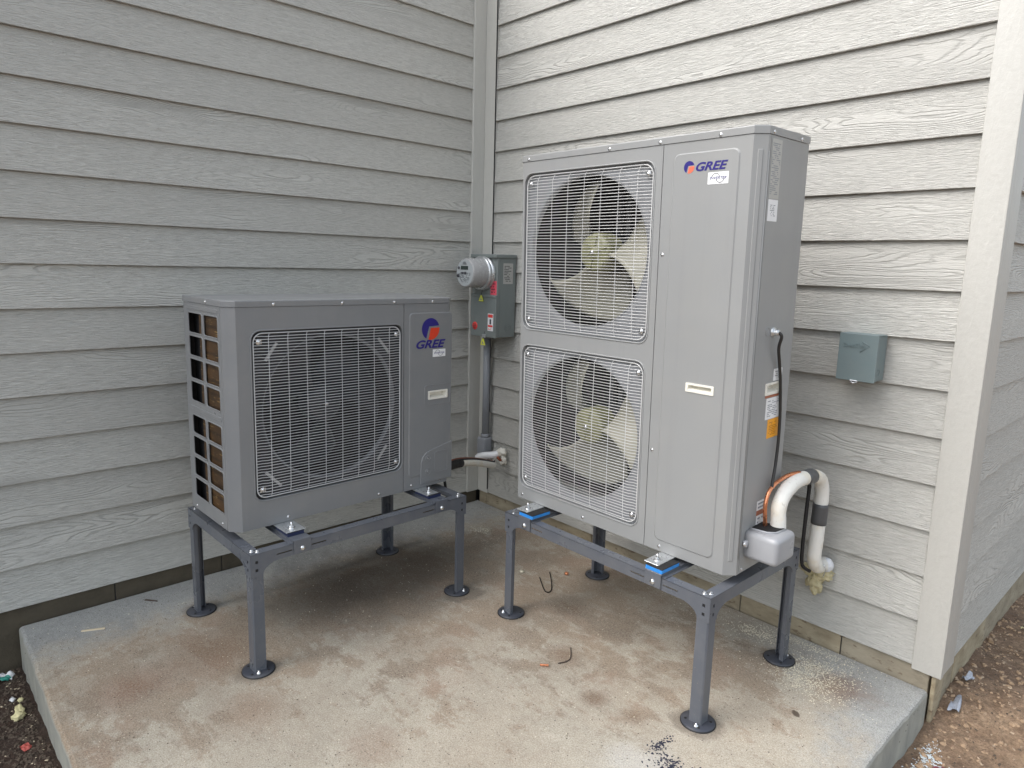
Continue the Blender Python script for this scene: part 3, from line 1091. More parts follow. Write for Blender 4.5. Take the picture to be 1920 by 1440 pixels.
# ================================================================== OUTDOOR UNITS
def grille(parent, x0, z0, x1, z1, nv, pitch, r, yf):
    """spot-welded wire guard with a rounded border, wires stepping back at the sides"""
    mb = MB()
    wr = 0.00114
    inset = 0.008
    X0, X1, Z0_, Z1 = x0 + inset, x1 - inset, z0 + inset, z1 - inset
    border = [(p[0], yf + 0.006, p[1]) for p in rrect(X0, Z0_, X1, Z1, r, 5)]
    mb.tube(border, 0.0022, 6, closed=True)
    n = int((Z1 - Z0_ - 0.02) / pitch)
    for i in range(n + 1):
        z = Z0_ + 0.010 + (Z1 - Z0_ - 0.020) * i / n
        dzz = min(z - Z0_, Z1 - z)
        e = r - sqrt(max(0, r * r - max(0, r - dzz) ** 2)) if dzz < r else 0
        j = 0.0005
        pts = [(X0 + e, yf + 0.006, z), (X0 + e + 0.018, yf + 0.006, z + random.uniform(-j, j)), (X0 + e + 0.034, yf, z + random.uniform(-j, j))]
        m = 4
        for k in range(1, m):
            pts.append((X0 + 0.034 + (X1 - X0 - 0.068) * k / m, yf - 0.003 * sin(pi * k / m), z + random.uniform(-j, j) * 0.6))
        pts += [(X1 - e - 0.034, yf, z + random.uniform(-j, j)), (X1 - e - 0.018, yf + 0.006, z + random.uniform(-j, j)), (X1 - e, yf + 0.006, z)]
        mb.tube(pts, wr, 5, cap=False)
    for i in range(nv):
        x = X0 + (X1 - X0) * (i + 0.75) / (nv + 0.5)
        pts = [(x + 0.012, yf + 0.007, Z1), (x + 0.004, yf + 0.007, Z1 - 0.004), (x, yf + 0.0024, Z1 - 0.020)]
        for k in range(1, 5):
            pts.append((x, yf + 0.0024 - 0.003 * sin(pi * k / 5), Z1 + (Z0_ - Z1) * k / 5))
        pts += [(x, yf + 0.0024, Z0_ + 0.02), (x, yf + 0.008, Z0_ + 0.003)]
        mb.tube(pts, 0.00112, 5, cap=False)
    g = obj('fan_grille', mb, M['wire' if CAB == 'cabinet' else 'wire_low'], parent)
    for sx_, sz_ in ((X0 + 0.018, Z1 - 0.028), (X1 - 0.018, Z1 - 0.028), (X0 + 0.018, Z0_ + 0.028), (X1 - 0.018, Z0_ + 0.028)):
        screw(g, sx_, yf + 0.003, sz_, r=0.0055)
        c = MB()
        c.box((sx_ - 0.009, yf + 0.003, sz_ - 0.007), (sx_ + 0.009, yf + 0.0045, sz_ + 0.007))
        obj('clip', c, M['steel'], g)
    return g

def fan(parent, cx, cz, y, rad, phase, mat_b, mat_h, hubr=0.066):
    """three-bladed propeller: hub and twisted swept blades"""
    rt = empty('fan')
    rt.parent = parent
    rt.location = (cx, y, cz)
    mb = MB()
    mb.lathe([(0.0, 0.012), (0.014, 0.012), (0.020, 0.004), (hubr * 0.75, 0.006), (hubr * 0.95, 0.000), (hubr, -0.010), (hubr, -0.075)], 40, YZ)
    for k in range(6):
        a = 2 * pi * k / 6 + 0.3
        m_ = YZ @ Matrix.Rotation(a, 4, 'Z')
        mb.box((0.018, -0.002, 0.003), (hubr * 0.85, 0.002, 0.009), 0, m_)
    obj('hub', mb, M[mat_h], rt)
    mb = MB()
    mb.lathe([(0.0, 0.018), (0.006, 0.018), (0.0085, 0.014), (0.0085, 0.008)], 6, YZ)
    obj('hub_nut', mb, M['steel'], rt)
    for b in range(3):
        nr, na = 12, 14
        vs = []
        for i in range(nr + 1):
            t = i / nr
            r = hubr * 0.93 + (rad - hubr * 0.93) * t
            span = radians(66 + 22 * t - 6 * t * t)
            sweep = radians(-22 * t)
            depth = 0.150 - 0.015 * t
            for j in range(na + 1):
                s = j / na
                # round off the tip corners
                rr = r
                if i == nr:
                    rr = r - 0.020 * (abs(2 * s - 1) ** 4)
                a = phase + b * 2 * pi / 3 + sweep + (s - 0.5) * span
                yy = -0.004 + depth * s + 0.010 * sin(pi * s) * (1 - 2 * 0)     # going counter-clockwise the blade sinks in
                vs.append((rr * cos(a), yy, rr * sin(a)))
        fs = []
        for i in range(nr):
            for j in range(na):
                p = i * (na + 1) + j
                fs.append((p, p + 1, p + na + 2, p + na + 1))
        mb = MB()
        mb.add(vs, fs, True)
        # back face for thickness
        vs2 = [(v[0], v[1] + 0.0025, v[2]) for v in vs]
        mb.add(vs2, [f[::-1] for f in fs], True)
        rim = [i * (na + 1) + na for i in range(nr + 1)]
        me = bpy.data.meshes.new('blade')
        nvv = len(vs)
        F_ = [list(f) for f in fs] + [[q + nvv for q in f[::-1]] for f in fs]
        edge = [j for j in range(na + 1)] + [i * (na + 1) + na for i in range(1, nr + 1)] + [nr * (na + 1) + j for j in range(na - 1, -1, -1)] + [i * (na + 1) for i in range(nr - 1, 0, -1)]
        for q in range(len(edge)):
            a_, b_ = edge[q], edge[(q + 1) % len(edge)]
            F_.append([b_, a_, a_ + nvv, b_ + nvv])
        me.from_pydata(vs + vs2, [], F_)
        me.polygons.foreach_set('use_smooth', [True] * (2 * len(fs)) + [False] * len(edge))
        bm = bmesh.new()
        bm.from_mesh(me)
        bmesh.ops.recalc_face_normals(bm, faces=bm.faces)
        bm.to_mesh(me)
        bm.free()
        link('blade', me, M[mat_b], rt)
    return rt

def circ(cx, cz, r, n=56):
    return [(cx + r * cos(2 * pi * k / n), cz + r * sin(2 * pi * k / n)) for k in range(n)]

def emblem(parent, cx, cz, Rr, y, red):
    a_blue0, a_blue1 = math.atan2(0.30, 0.95), math.atan2(-0.86, -0.50) + 2 * pi
    pts = [(cx + Rr * cos(a_blue0 + (a_blue1 - a_blue0) * k / 30), cz + Rr * sin(a_blue0 + (a_blue1 - a_blue0) * k / 30)) for k in range(31)]
    pts.append((cx - 0.18 * Rr, cz + 0.24 * Rr))
    mb = MB()
    mb.frombm(holed(pts, [], y - 0.0006, y))
    o = obj('emblem', mb, M['logo_blue'], parent)
    a0, a1 = math.atan2(-0.97, -0.24) , math.atan2(0.10, 1.0)
    pts = [(cx + Rr * cos(a0 + (a1 - a0) * k / 20), cz + Rr * sin(a0 + (a1 - a0) * k / 20)) for k in range(21)]
    pts.append((cx + 0.02 * Rr, cz + 0.10 * Rr))
    mb = MB()
    mb.frombm(holed(pts, [], y - 0.0006, y))
    obj('emblem_accent', mb, M[red], o)
    return o

def inverter_sticker(parent, x0, z0, x1, z1, y):
    s = label_plate(parent, x0, z0, x1, z1, y, 'white', 'sticker')
    w, h = x1 - x0, z1 - z0
    lettering(s, 'INVERTER', x0 + w * 0.10, y - 0.0009, z0 + h * 0.40, w * 0.80, h * 0.22, 'logo_blue', 0.25, 0.0)
    mb = MB()
    def arc(ax, az, r, a0, a1):
        pts = []
        for k in range(11):
            a = radians(a0 + (a1 - a0) * k / 10)
            pts.append((ax + r * cos(a), y - 0.0009, az + r * sin(a)))
        mb.tube(pts, h * 0.022, 5)
    arc(x0 + w * 0.38, z0 + h * 0.52, h * 0.38, 15, 165)
    arc(x0 + w * 0.60, z0 + h * 0.50, h * 0.38, 195, 350)
    obj('sticker_ring', mb, M['print'], s)
    return s

def handle(parent, x0, z0, x1, z1, y, m=None):
    """recessed ivory grip"""
    mm = m or Matrix.Identity(4)
    mb = MB()
    mb.frombm(holed(rrect(x0, z0, x1, z1, 0.003, 2), [rrect(x0 + 0.008, z0 + 0.006, x1 - 0.008, z1 - 0.006, 0.002, 2)], y - 0.0022, y), False, mm)
    a = [(x0 + 0.008, y - 0.002, z0 + 0.006), (x1 - 0.008, y - 0.002, z0 + 0.006), (x1 - 0.008, y - 0.002, z1 - 0.006), (x0 + 0.008, y - 0.002, z1 - 0.006)]
    b = [(x0 + 0.012, y + 0.020, z0 + 0.014), (x1 - 0.012, y + 0.020, z0 + 0.014), (x1 - 0.012, y + 0.020, z1 - 0.006), (x0 + 0.012, y + 0.020, z1 - 0.006)]
    mb.add(a + b, [(0, 1, 5, 4), (1, 2, 6, 5), (2, 3, 7, 6), (3, 0, 4, 7), (4, 5, 6, 7)], False, mm)
    return obj('grip', mb, M['ivory'], parent)

def make_unit(root, w, h, d, zc, xs, fans, opening, cham, fan_mat, hub_mat, phases, nv, side_windows, plate_mat, fan_y, grip, side_grip):
    """front at y=0, depth towards +y, bottom z=0"""
    zb = 0.0
    ch = cham
    g = 0.0011
    t = 0.0015
    # ---- front panel (fan side)
    mb = MB()
    outer = [(ch, zb), (xs - g, zb), (xs - g, zc), (ch, zc)]
    holes = [rrect(o[0], o[1], o[2], o[3], opening) for o in fans]
    mb.frombm(holed(outer, holes, 0.0, 0.013))
    mb.prism([(ch, 0.0), (0.0, ch), (0.0, ch + 0.012), (0.002, ch + 0.012), (0.002, ch + 0.001), (ch + 0.001, 0.0025)], zb, zc)
    for o in fans:
        loop = rrect(o[0], o[1], o[2], o[3], opening)
        mb.tube([(p[0], 0.0004, p[1]) for p in rrect(o[0] - 0.002, o[1] - 0.002, o[2] + 0.002, o[3] + 0.002, opening + 0.002)], 0.0028, 8, closed=True)
    front = obj('front_panel', mb, M[CAB], root)
    # ---- backing plates with round mouths, bell ring, fan, guard
    for i, o in enumerate(fans):
        cx, cz = (o[0] + o[2]) / 2 + 0.003, (o[1] + o[3]) / 2 + 0.004
        rad = min(o[2] - o[0], o[3] - o[1]) / 2 - 0.022
        mb = MB()
        mb.frombm(holed([(o[0] - 0.01, o[1] - 0.01), (o[2] + (0.01 if o[2] + 0.012 < xs else 0.0), o[1] - 0.01), (o[2] + (0.01 if o[2] + 0.012 < xs else 0.0), o[3] + 0.01), (o[0] - 0.01, o[3] + 0.01)], [circ(cx, cz, rad)], 0.0135, 0.0155))
        sh = obj('shroud', mb, M[plate_mat], root)
        mb = MB()
        mb.lathe([(rad + 0.004, -0.012), (rad + 0.001, -0.0145), (rad - 0.003, -0.020), (rad - 0.004, -0.028)], 64, at(cx, 0, cz))
        obj('bell_mouth', mb, M[plate_mat], sh)
        fan(root, cx, cz, fan_y, rad - 0.012, phases[i], fan_mat, hub_mat)
        mb = MB()
        mb.lathe([(0.0, -fan_y - 0.085), (0.05, -fan_y - 0.085), (0.055, -fan_y - 0.14), (0.055, -fan_y - 0.17)], 24, at(cx, 0, cz))
        mb.box((cx - 0.03, fan_y + 0.15, o[1] + 0.01), (cx - 0.012, fan_y + 0.17, o[3] - 0.01))
        mb.box((cx + 0.012, fan_y + 0.15, o[1] + 0.01), (cx + 0.03, fan_y + 0.17, o[3] - 0.01))
        obj('motor', mb, M['tape'] if plate_mat == 'shroud' else M['dark'], root)
        grille(root, o[0], o[1], o[2], o[3], nv, 0.0098, opening, -0.001)
    # ---- service panel with raised field and folded right corner
    mb = MB()
    mb.frombm(holed([(xs + g, zb), (w - ch, zb), (w - ch, zc), (xs + g, zc)], [rrect(*grip, 0.002, 2)], 0.0, 0.0015))
    mb.prism([(w - ch, 0.0), (w, ch), (w, ch + 0.012), (w - 0.002, ch + 0.012), (w - 0.002, ch + 0.001), (w - ch - 0.0006, 0.0015)], zb, zc)
    service = obj('service_panel', mb, M[CAB], root)
    # ---- side, back, base, lid
    sy0 = ch + 0.0140
    mb = MB()
    SW = Matrix(((0, -1, 0, w), (1, 0, 0, 0), (0, 0, 1, 0), (0, 0, 0, 1)))
    mb.frombm(holed([(sy0, zb), (d, zb), (d, zc), (sy0, zc)], [rrect(*side_grip, 0.002, 2)] if side_grip else [], 0.0, 0.0015), False, SW)
    right = obj('side_panel', mb, M[CAB], root)
    XS = Matrix(((0, -1, 0, 0), (-1, 0, 0, d), (0, 0, 1, 0), (0, 0, 0, 1)))
    if side_windows:
        mb = MB()
        # window sheet on x=0: build in (y,z) then turn; outline coordinates are (depth, height)
        holes = []
        for (a, b_, c_, d_) in side_windows:
            holes.append(rrect(a, b_, c_, d_, 0.007, 3))
        bm = holed([(sy0, zb), (d, zb), (d, zc), (sy0, zc)], holes, 0.0, 0.0015)
        turn = Matrix(((0, 1, 0, 0), (1, 0, 0, 0), (0, 0, 1, 0), (0, 0, 0, 1)))
        mb.frombm(bm, False, turn)
        for (a, b_, c_, d_) in side_windows:
            lp = rrect(a, b_, c_, d_, 0.007, 3)
            mb.tube([(0.0002, p[0], p[1]) for p in rrect(a - 0.001, b_ - 0.001, c_ + 0.001, d_ + 0.001, 0.008, 3)], 0.0022, 6, closed=True)
    else:
        mb = MB()
        mb.prism([(0, sy0), (0.0015, sy0), (0.0015, d), (0, d)], zb, zc)
    left = obj('side_panel', mb, M[CAB], root)
    mb = MB()
    mb.box((0.004, d - 0.004, zb + 0.01), (w - 0.004, d - 0.002, zc - 0.002))
    obj('back_guard', mb, M['coil_dark'], root)
    mb = MB()
    mb.prism([(ch, 0.004), (w - ch, 0.004), (w - 0.004, ch), (w - 0.004, d - 0.005), (0.004, d - 0.005), (0.004, ch)], zb + 0.002, zb + 0.010)
    obj('base_pan', mb, M[CAB], root)
    e = 0.0022
    def fp(o_):
        return [(ch - o_ * 0.4, -o_), (w - ch + o_ * 0.4, -o_), (w + o_, ch - o_ * 0.4), (w + o_, d + o_), (-o_, d + o_), (-o_, ch - o_ * 0.4)]
    mb = MB()
    lv = [(e, zc + 0.0012), (e, h - 0.0035), (e * 0.6, h - 0.0010), (-0.001, h), (-0.030, h + 0.0008)]
    rings = [[(p[0], p[1], z_) for p in fp(o_)] for o_, z_ in lv]
    vs = [p for rg in rings for p in rg]
    fs = []
    for k in range(len(lv) - 1):
        for i in range(6):
            fs.append((k * 6 + i, k * 6 + (i + 1) % 6, (k + 1) * 6 + (i + 1) % 6, (k + 1) * 6 + i))
    fs.append(tuple(range((len(lv) - 1) * 6, len(lv) * 6)))
    fs.append(tuple(range(6))[::-1])
    mb.add(vs, fs, False)
    lid = obj('top_cover', mb, M[CAB], root)
    # ---- coil and dark inside
    mb = MB()
    mb.box((0.030, d - 0.030, zb + 0.012), (xs - 0.02, d - 0.008, zc - 0.004))
    if not side_windows:
        mb.box((0.012, 0.030, zb + 0.012), (0.028, d - 0.031, zc - 0.004))
    mb.box((0.030, 0.018, zc - 0.010), (xs - 0.018, d - 0.031, zc - 0.006))
    obj('coil', mb, M['coil_dark'], root)
    if side_windows:
        mb = MB()
        mb.box((0.006, sy0 + 0.002, zb + 0.012), (0.028, sy0 + 0.192, zc - 0.004))
        obj('coil', mb, M['coil'], root)
        mb = MB()
        mb.box((0.029, sy0 + 0.002, zb + 0.012), (0.033, d - 0.008, zc - 0.004))
        obj('coil_backing', mb, M['dark'], root)
    mb = MB()
    mb.box((xs - 0.015, 0.018, zb + 0.012), (xs - 0.011, d - 0.008, zc - 0.004))
    obj('divider', mb, M['coil_dark'], root)
    return front, service, right, left, lid

# ---------- tall unit
CAB = 'cabinet'
Wt, Ht, Dt = 0.9412, 1.2764, 0.268
Tx, Ty, Tz = 1.90944, -0.62402, 0.44034
tall = empty('outdoor_unit')
rt_ = Matrix.Rotation(radians(0.4026), 4, 'Z') @ Matrix.Rotation(radians(-0.0203), 4, 'Y') @ Matrix.Rotation(radians(0.9709), 4, 'X')
tall.matrix_world = Matrix.Translation((Tx, Ty, Tz)) @ rt_ @ Matrix.Translation((-Wt, 0, 0))
tag(tall, 'taller grey outdoor air conditioner unit with two fans stacked one above the other', 'heat pump')
fr, sv, rs, ls, lid = make_unit(tall, Wt, Ht, Dt, 1.2537, 0.6283,
    [(0.0397, 0.660, 0.6003, 1.2120), (0.0388, 0.050, 0.5970, 0.5995)], 0.034, 0.0285, 'fan', 'hub', (radians(27), radians(31)), 7, None, 'shroud', 0.062, (0.758, 0.537, 0.841, 0.5555), (0.125, 0.5365, 0.209, 0.5635))
mb = MB()
emboss(mb, rrect(0.666, 0.036, 0.878, 1.223, 0.020), 0.0035, 0.0, 0.0028, [rrect(0.758, 0.537, 0.841, 0.5555, 0.002, 2)])
obj('raised_field', mb, M[CAB], sv)
# pressed ribs beside the right corner
mb = MB()
c45 = Matrix.Translation((Wt - 0.0285 / 2, 0.0285 / 2, 0)) @ Matrix.Rotation(radians(45), 4, 'Z')
mb.box((-0.007, -0.0022, 0.045), (0.007, 0.004, 1.215), 0.0018, c45)
mb.tube([(Wt + 0.0003, 0.0335, 0.05), (Wt + 0.0003, 0.0335, 1.21)], 0.0018, 6)
obj('corner_rib', mb, M[CAB], sv)
emblem(sv, 0.7205, 1.1825, 0.0172, -0.0028, 'logo_red_light')
lettering(sv, 'GREE', 0.7430, -0.0034, 1.1690, 0.1010, 0.0245, 'logo_blue', 0.32, 0.028)
inverter_sticker(sv, 0.7836, 1.1305, 0.8480, 1.1630, -0.0028)
handle(sv, 0.752, 0.5325, 0.8470, 0.5600, -0.0028)
for x, z in ((0.6283 + 0.0135, 0.9344), (0.6283 + 0.0130, 0.3248), (0.0531, 0.0162), (0.3624, 0.0141), (0.6872, 0.0153)):
    screw(fr, x, -0.0005, z)
for x in (0.0582, 0.424, 0.616, 0.815):
    screw(lid, x, -0.003, 1.2615)
for y in (0.053, 0.217):
    screw(lid, Wt + 0.003, y, 1.2617, XP)
screw(rs, Wt + 0.0005, 0.060, 0.010, XP, 0.003)
SIDE = Matrix(((0, -1, 0, Wt), (1, 0, 0, 0), (0, 0, 1, 0), (0, 0, 0, 1)))   # (depth, out<0, z) -> on the right side
label_plate(rs, 0.0495, 1.0895, 0.1045, 1.2455, 0.0, 'silver_label', rows=26, m=SIDE, pr='print_soft', margin=0.06)
label_plate(rs, 0.0500, 1.0290, 0.1045, 1.0870, 0.0, 'white', rows=7, m=SIDE, pr='print_soft', margin=0.22)
label_plate(rs, 0.1640, 0.5720, 0.2170, 0.6080, 0.0, 'white', rows=4, m=SIDE, pr='print_soft', margin=0.16)
handle(rs, 0.1190, 0.5320, 0.2150, 0.5680, 0.0, SIDE)
label_plate(rs, 0.1220, 0.5235, 0.2200, 0.5305, 0.0, 'rust', m=SIDE)
label_plate(rs, 0.1320, 0.4570, 0.2250, 0.5215, 0.0, 'white', rows=9, m=SIDE, pr='print_soft', margin=0.1)
label_plate(rs, 0.1500, 0.3970, 0.2220, 0.4555, 0.0, 'orange', rows=8, m=SIDE, pr='orange_print', margin=0.14)
label_plate(rs, 0.126, 0.176, 0.190, 0.206, 0.0, 'white', rows=2, m=SIDE, pr='print_soft')
label_plate(rs, 0.126, 0.160, 0.190, 0.1755, 0.0, 'rust', m=SIDE)
label_plate(rs, 0.128, 0.128, 0.190, 0.1595, 0.0, 'white', rows=2, m=SIDE, pr='print_soft')
# knock-out and cable gland on the side
mb = MB()
mb.tube([Vector((Wt + 0.0002, 0.105 + 0.0125 * cos(2 * pi * k / 24), 0.722 + 0.0125 * sin(2 * pi * k / 24))) for k in range(24)], 0.0010, 6, closed=True)
obj('knockout', mb, M[CAB], rs)
mb = MB()
mb.lathe([(0.0, 0.020), (0.0085, 0.020), (0.0095, 0.012), (0.0095, 0.006), (0.014, 0.006), (0.014, 0.0)], 16, at(Wt, 0.137, 0.7185, XP))
obj('cable_gland', mb, M['zinc'], rs)
# feet of the unit
def unit_feet(root, xs_, w_, d_, front_out, z=-0.0105):
    for (a, b_) in xs_:
        mb = MB()
        mb.box((a, -front_out, z), (b_, d_ + 0.06, z + 0.0026), 0.001)
        mb.box((a + 0.004, 0.012, z + 0.0026), (b_ - 0.004, d_ - 0.01, 0.002))
        ft = obj('mounting_foot', mb, M['zinc'], root)
        mb = MB()
        T_ = Matrix.Translation(((a + b_) / 2, -front_out + 0.033, z + 0.0026))
        mb.lathe([(0.0, 0.020), (0.0035, 0.020), (0.0035, 0.0085)], 12, T_)
        mb.lathe([(0.0035, 0.0085), (0.0075, 0.0085), (0.0075, 0.002)], 6, T_, False)
        mb.lathe([(0.0075, 0.002), (0.0125, 0.0018), (0.0128, 0.0)], 20, T_)
        obj('foot_bolt', mb, M['steel'], ft)
unit_feet(tall, ((0.1155, 0.172), (0.6955, 0.748)), Wt, Dt, 0.090, -0.0038)
# refrigerant valve cover on the right side: moulded box, black plate stands for its shaded opening
mb = MB()
y0c, y1c, x1c, z0c, z1c = 0.064, 0.184, 0.102, 0.044, 0.131
bm = bmesh.new()
bmesh.ops.create_cube(bm, size=1)
for v in bm.verts:
    v.co = Vector((Wt + 0.001 + (v.co.x + 0.5) * x1c, (y0c + y1c) / 2 + v.co.y * (y1c - y0c), (z0c + z1c) / 2 + v.co.z * (z1c - z0c)))
ed = [e for e in bm.edges if not all(abs(v.co.x - Wt - 0.001) < 1e-4 for v in e.verts)]
bmesh.ops.bevel(bm, geom=ed, offset=0.017, segments=5, profile=0.5, affect='EDGES')
mb.frombm(bm, True)
# notch rim around the pipe mouth
cover = obj('valve_cover', mb, M['cover_box'], tall)
mb = MB()
mb.prism([(Wt + 0.001, y0c + 0.030), (Wt + 0.055, y0c + 0.034), (Wt + 0.073, y0c + 0.052), (Wt + 0.076, y1c - 0.018), (Wt + 0.001, y1c - 0.012)], z1c - 0.004, z1c + 0.0012)
obj('cover_mouth', mb, M['dark'], cover)
mb = MB()
mb.tube([(Wt + 0.001, y0c + 0.028, z1c + 0.0005), (Wt + 0.054, y0c + 0.032, z1c + 0.0015), (Wt + 0.072, y0c + 0.048, z1c + 0.002), (Wt + 0.078, y1c - 0.018, z1c + 0.0005)], 0.0032, 8)
obj('cover_rim', mb, M['cover_box'], cover)
mb = MB()
mb.box((Wt - 0.001, y0c - 0.012, 0.083), (Wt + 0.014, y0c + 0.010, 0.103), 0.005)
obj('cover_latch', mb, M['cover_box'], cover)
screw(cover, Wt + 0.006, y0c - 0.013, 0.093, r=0.004)

# ---------- low unit
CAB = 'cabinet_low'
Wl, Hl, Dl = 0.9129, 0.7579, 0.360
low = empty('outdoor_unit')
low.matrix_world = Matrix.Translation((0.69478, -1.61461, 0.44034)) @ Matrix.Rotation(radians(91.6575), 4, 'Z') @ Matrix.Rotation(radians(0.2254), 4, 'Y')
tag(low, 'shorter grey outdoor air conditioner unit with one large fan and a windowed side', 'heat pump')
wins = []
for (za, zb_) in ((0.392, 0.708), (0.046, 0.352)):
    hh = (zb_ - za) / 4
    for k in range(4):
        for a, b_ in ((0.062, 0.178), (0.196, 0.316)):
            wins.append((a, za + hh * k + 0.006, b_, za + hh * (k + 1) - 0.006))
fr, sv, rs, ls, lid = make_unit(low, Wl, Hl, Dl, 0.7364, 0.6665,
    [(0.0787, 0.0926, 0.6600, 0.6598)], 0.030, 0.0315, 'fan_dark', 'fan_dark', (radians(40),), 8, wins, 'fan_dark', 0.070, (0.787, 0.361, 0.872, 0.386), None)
# pale edge of the bell ring and the four small strips behind the guard
mb = MB()
mb.lathe([(0.2600, -0.0118), (0.2560, -0.0128), (0.2535, -0.018), (0.2525, -0.026)], 64, at(0.3724, 0.0, 0.3802), True)
obj('fan_ring', mb, M['ring_dark'], fr)
for a, b_ in (((0.128, 0.560), (0.168, 0.618)), ((0.560, 0.612), (0.606, 0.556)), ((0.556, 0.150), (0.596, 0.200)), ((0.120, 0.184), (0.172, 0.128))):
    mb = MB()
    p0, p1 = Vector((a[0], 0.0085, a[1])), Vector((b_[0], 0.0085, b_[1]))
    dr = (p1 - p0).normalized()
    nn = Vector((-dr.z, 0, dr.x)) * 0.0045
    q = [p0 + nn, p1 + nn, p1 - nn, p0 - nn]
    mb.add([tuple(v) for v in q] + [(v.x, v.y + 0.004, v.z) for v in q], [(0, 1, 2, 3), (4, 7, 6, 5), (0, 4, 5, 1), (1, 5, 6, 2), (2, 6, 7, 3), (3, 7, 4, 0)])
    obj('clear_strip', mb, M['meter_body'], fr)
mb = MB()
emboss(mb, rrect(0.690, 0.050, 0.9000, 0.702, 0.016), 0.0035, 0.0, 0.0030, [rrect(0.787, 0.361, 0.872, 0.386, 0.002, 2)])
fld = obj('raised_field', mb, M[CAB], sv)
mb = MB()
mb.tube([(p[0], -0.0026, p[1]) for p in rrect(0.765, 0.334, 0.893, 0.414, 0.010, 4)], 0.0020, 6, closed=True)
obj('pressed_frame', mb, M[CAB], sv)
handle(sv, 0.781, 0.3560, 0.8780, 0.3910, -0.003)
bg = MB()
bg.frombm(holed([(0.714, 0.548), (0.868, 0.548), (0.868, 0.692), (0.714, 0.692)], [], -0.0034, -0.003))
emblem(sv, 0.7905, 0.6375, 0.0425, -0.0035, 'logo_red')
lettering(sv, 'GREE', 0.7215, -0.0040, 0.5620, 0.143, 0.0330, 'logo_blue', 0.32, 0.028)
inverter_sticker(sv, 0.8020, 0.5260, 0.8650, 0.5560, -0.003)
# pipe access plate low on the right
mb = MB()
lp = [(0.906, 0.016), (0.906, 0.172), (0.80, 0.150), (0.775, 0.142), (0.757, 0.126), (0.748, 0.104), (0.746, 0.016)]
emboss(mb, lp, 0.002, -0.0025, 0.0028)
ap = obj('access_plate', mb, M[CAB], sv)
mb = MB()
mb.tube([(p[0], -0.0058, p[1]) for p in rrect(0.815, 0.052, 0.880, 0.138, 0.010, 4)], 0.0014, 6, closed=True)
for z in (0.118, 0.062):
    mb.tube([(0.783 + 0.0115 * cos(2 * pi * k / 20), -0.0055, z + 0.0115 * sin(2 * pi * k / 20)) for k in range(20)], 0.0016, 6, closed=True)
    mb.lathe([(0.0, 0.0016), (0.005, 0.0014), (0.006, 0.0)], 14, at(0.783, -0.0052, z))
obj('knockout', mb, M[CAB], ap)
for x, z in ((0.19, 0.016), (0.555, 0.016), (0.706, 0.018), (0.845, 0.016)):
    screw(fr, x, -0.0005, z)
for x in (0.155, 0.405, 0.622, 0.800):
    screw(lid, x, -0.003, 0.7445)
turnL = Matrix(((0, 0, -1, 0), (-1, 0, 0, 0), (0, 1, 0, 0), (0, 0, 0, 1)))
screw(lid, -0.003, 0.155, 0.745, turnL)
screw(ls, -0.0005, 0.085, 0.012, turnL)
screw(ls, -0.0005, 0.315, 0.012, turnL)
# pressed bands on the windowed side
for z in (0.3715, 0.720):
    mb = MB()
    mb.box((-0.0018, 0.060, z - 0.007), (0.001, 0.330, z + 0.007), 0.0016)
    obj('pressed_band', mb, M[CAB], ls)
unit_feet(low, ((0.1365, 0.2065), (0.714, 0.781)), Wl, Dl, 0.092, -0.0038)
# drain elbow hose under the right end
mb = MB()
mb.tube([(0.895, 0.03, 0.004), (0.905, 0.035, -0.03), (0.925, 0.05, -0.08)], 0.006, 8)
obj('drain_hose', mb, M['black'], low)

# ================================================================== PIPES AND CABLES
def smooth_path(pts, n=6):
    pts = [Vector(p) for p in pts]
    out = []
    P = [pts[0]] + pts + [pts[-1]]
    for i in range(1, len(P) - 2):
        for k in range(n):
            t = k / n
            a, b, c, d = P[i - 1], P[i], P[i + 1], P[i + 2]
            out.append(0.5 * ((2 * b) + (-a + c) * t + (2 * a - 5 * b + 4 * c - d) * t * t + (-a + 3 * b - 3 * c + d) * t ** 3))
    out.append(pts[-1])
    return out

# ---- line set of the tall unit
ls1 = empty('line_set', (1.955, -0.45, 0.55))
tag(ls1, 'white insulated pipe arching from the taller unit down into the wall', 'pipe')
def wpart(name, mb, mat, parent, pl=None):
    """mesh given in world coordinates, re-expressed in the parent's frame"""
    o = obj(name, mb, mat, parent)
    o.matrix_parent_inverse = Matrix.Translation(parent.location).inverted()
    return o
path = smooth_path([(1.956, -0.446, 0.535), (1.955, -0.450, 0.590), (1.951, -0.446, 0.632), (1.949, -0.412, 0.668), (1.949, -0.352, 0.6885), (1.949, -0.285, 0.6900), (1.949, -0.215, 0.683),
                    (1.949, -0.160, 0.660), (1.949, -0.136, 0.618), (1.949, -0.133, 0.560), (1.948, -0.134, 0.500), (1.947, -0.136, 0.440), (1.945, -0.134, 0.385), (1.943, -0.118, 0.352)], 5)
mb = MB()
mb.tube(path, 0.0228, 20, radii=[0.0228 * (1 + 0.05 * noise.noise(Vector((i * 0.21, 0, 0))) + 0.02 * noise.noise(Vector((i * 0.9, 4, 0)))) for i in range(len(path))])
pipe1 = wpart('insulation', mb, M['insul'], ls1)
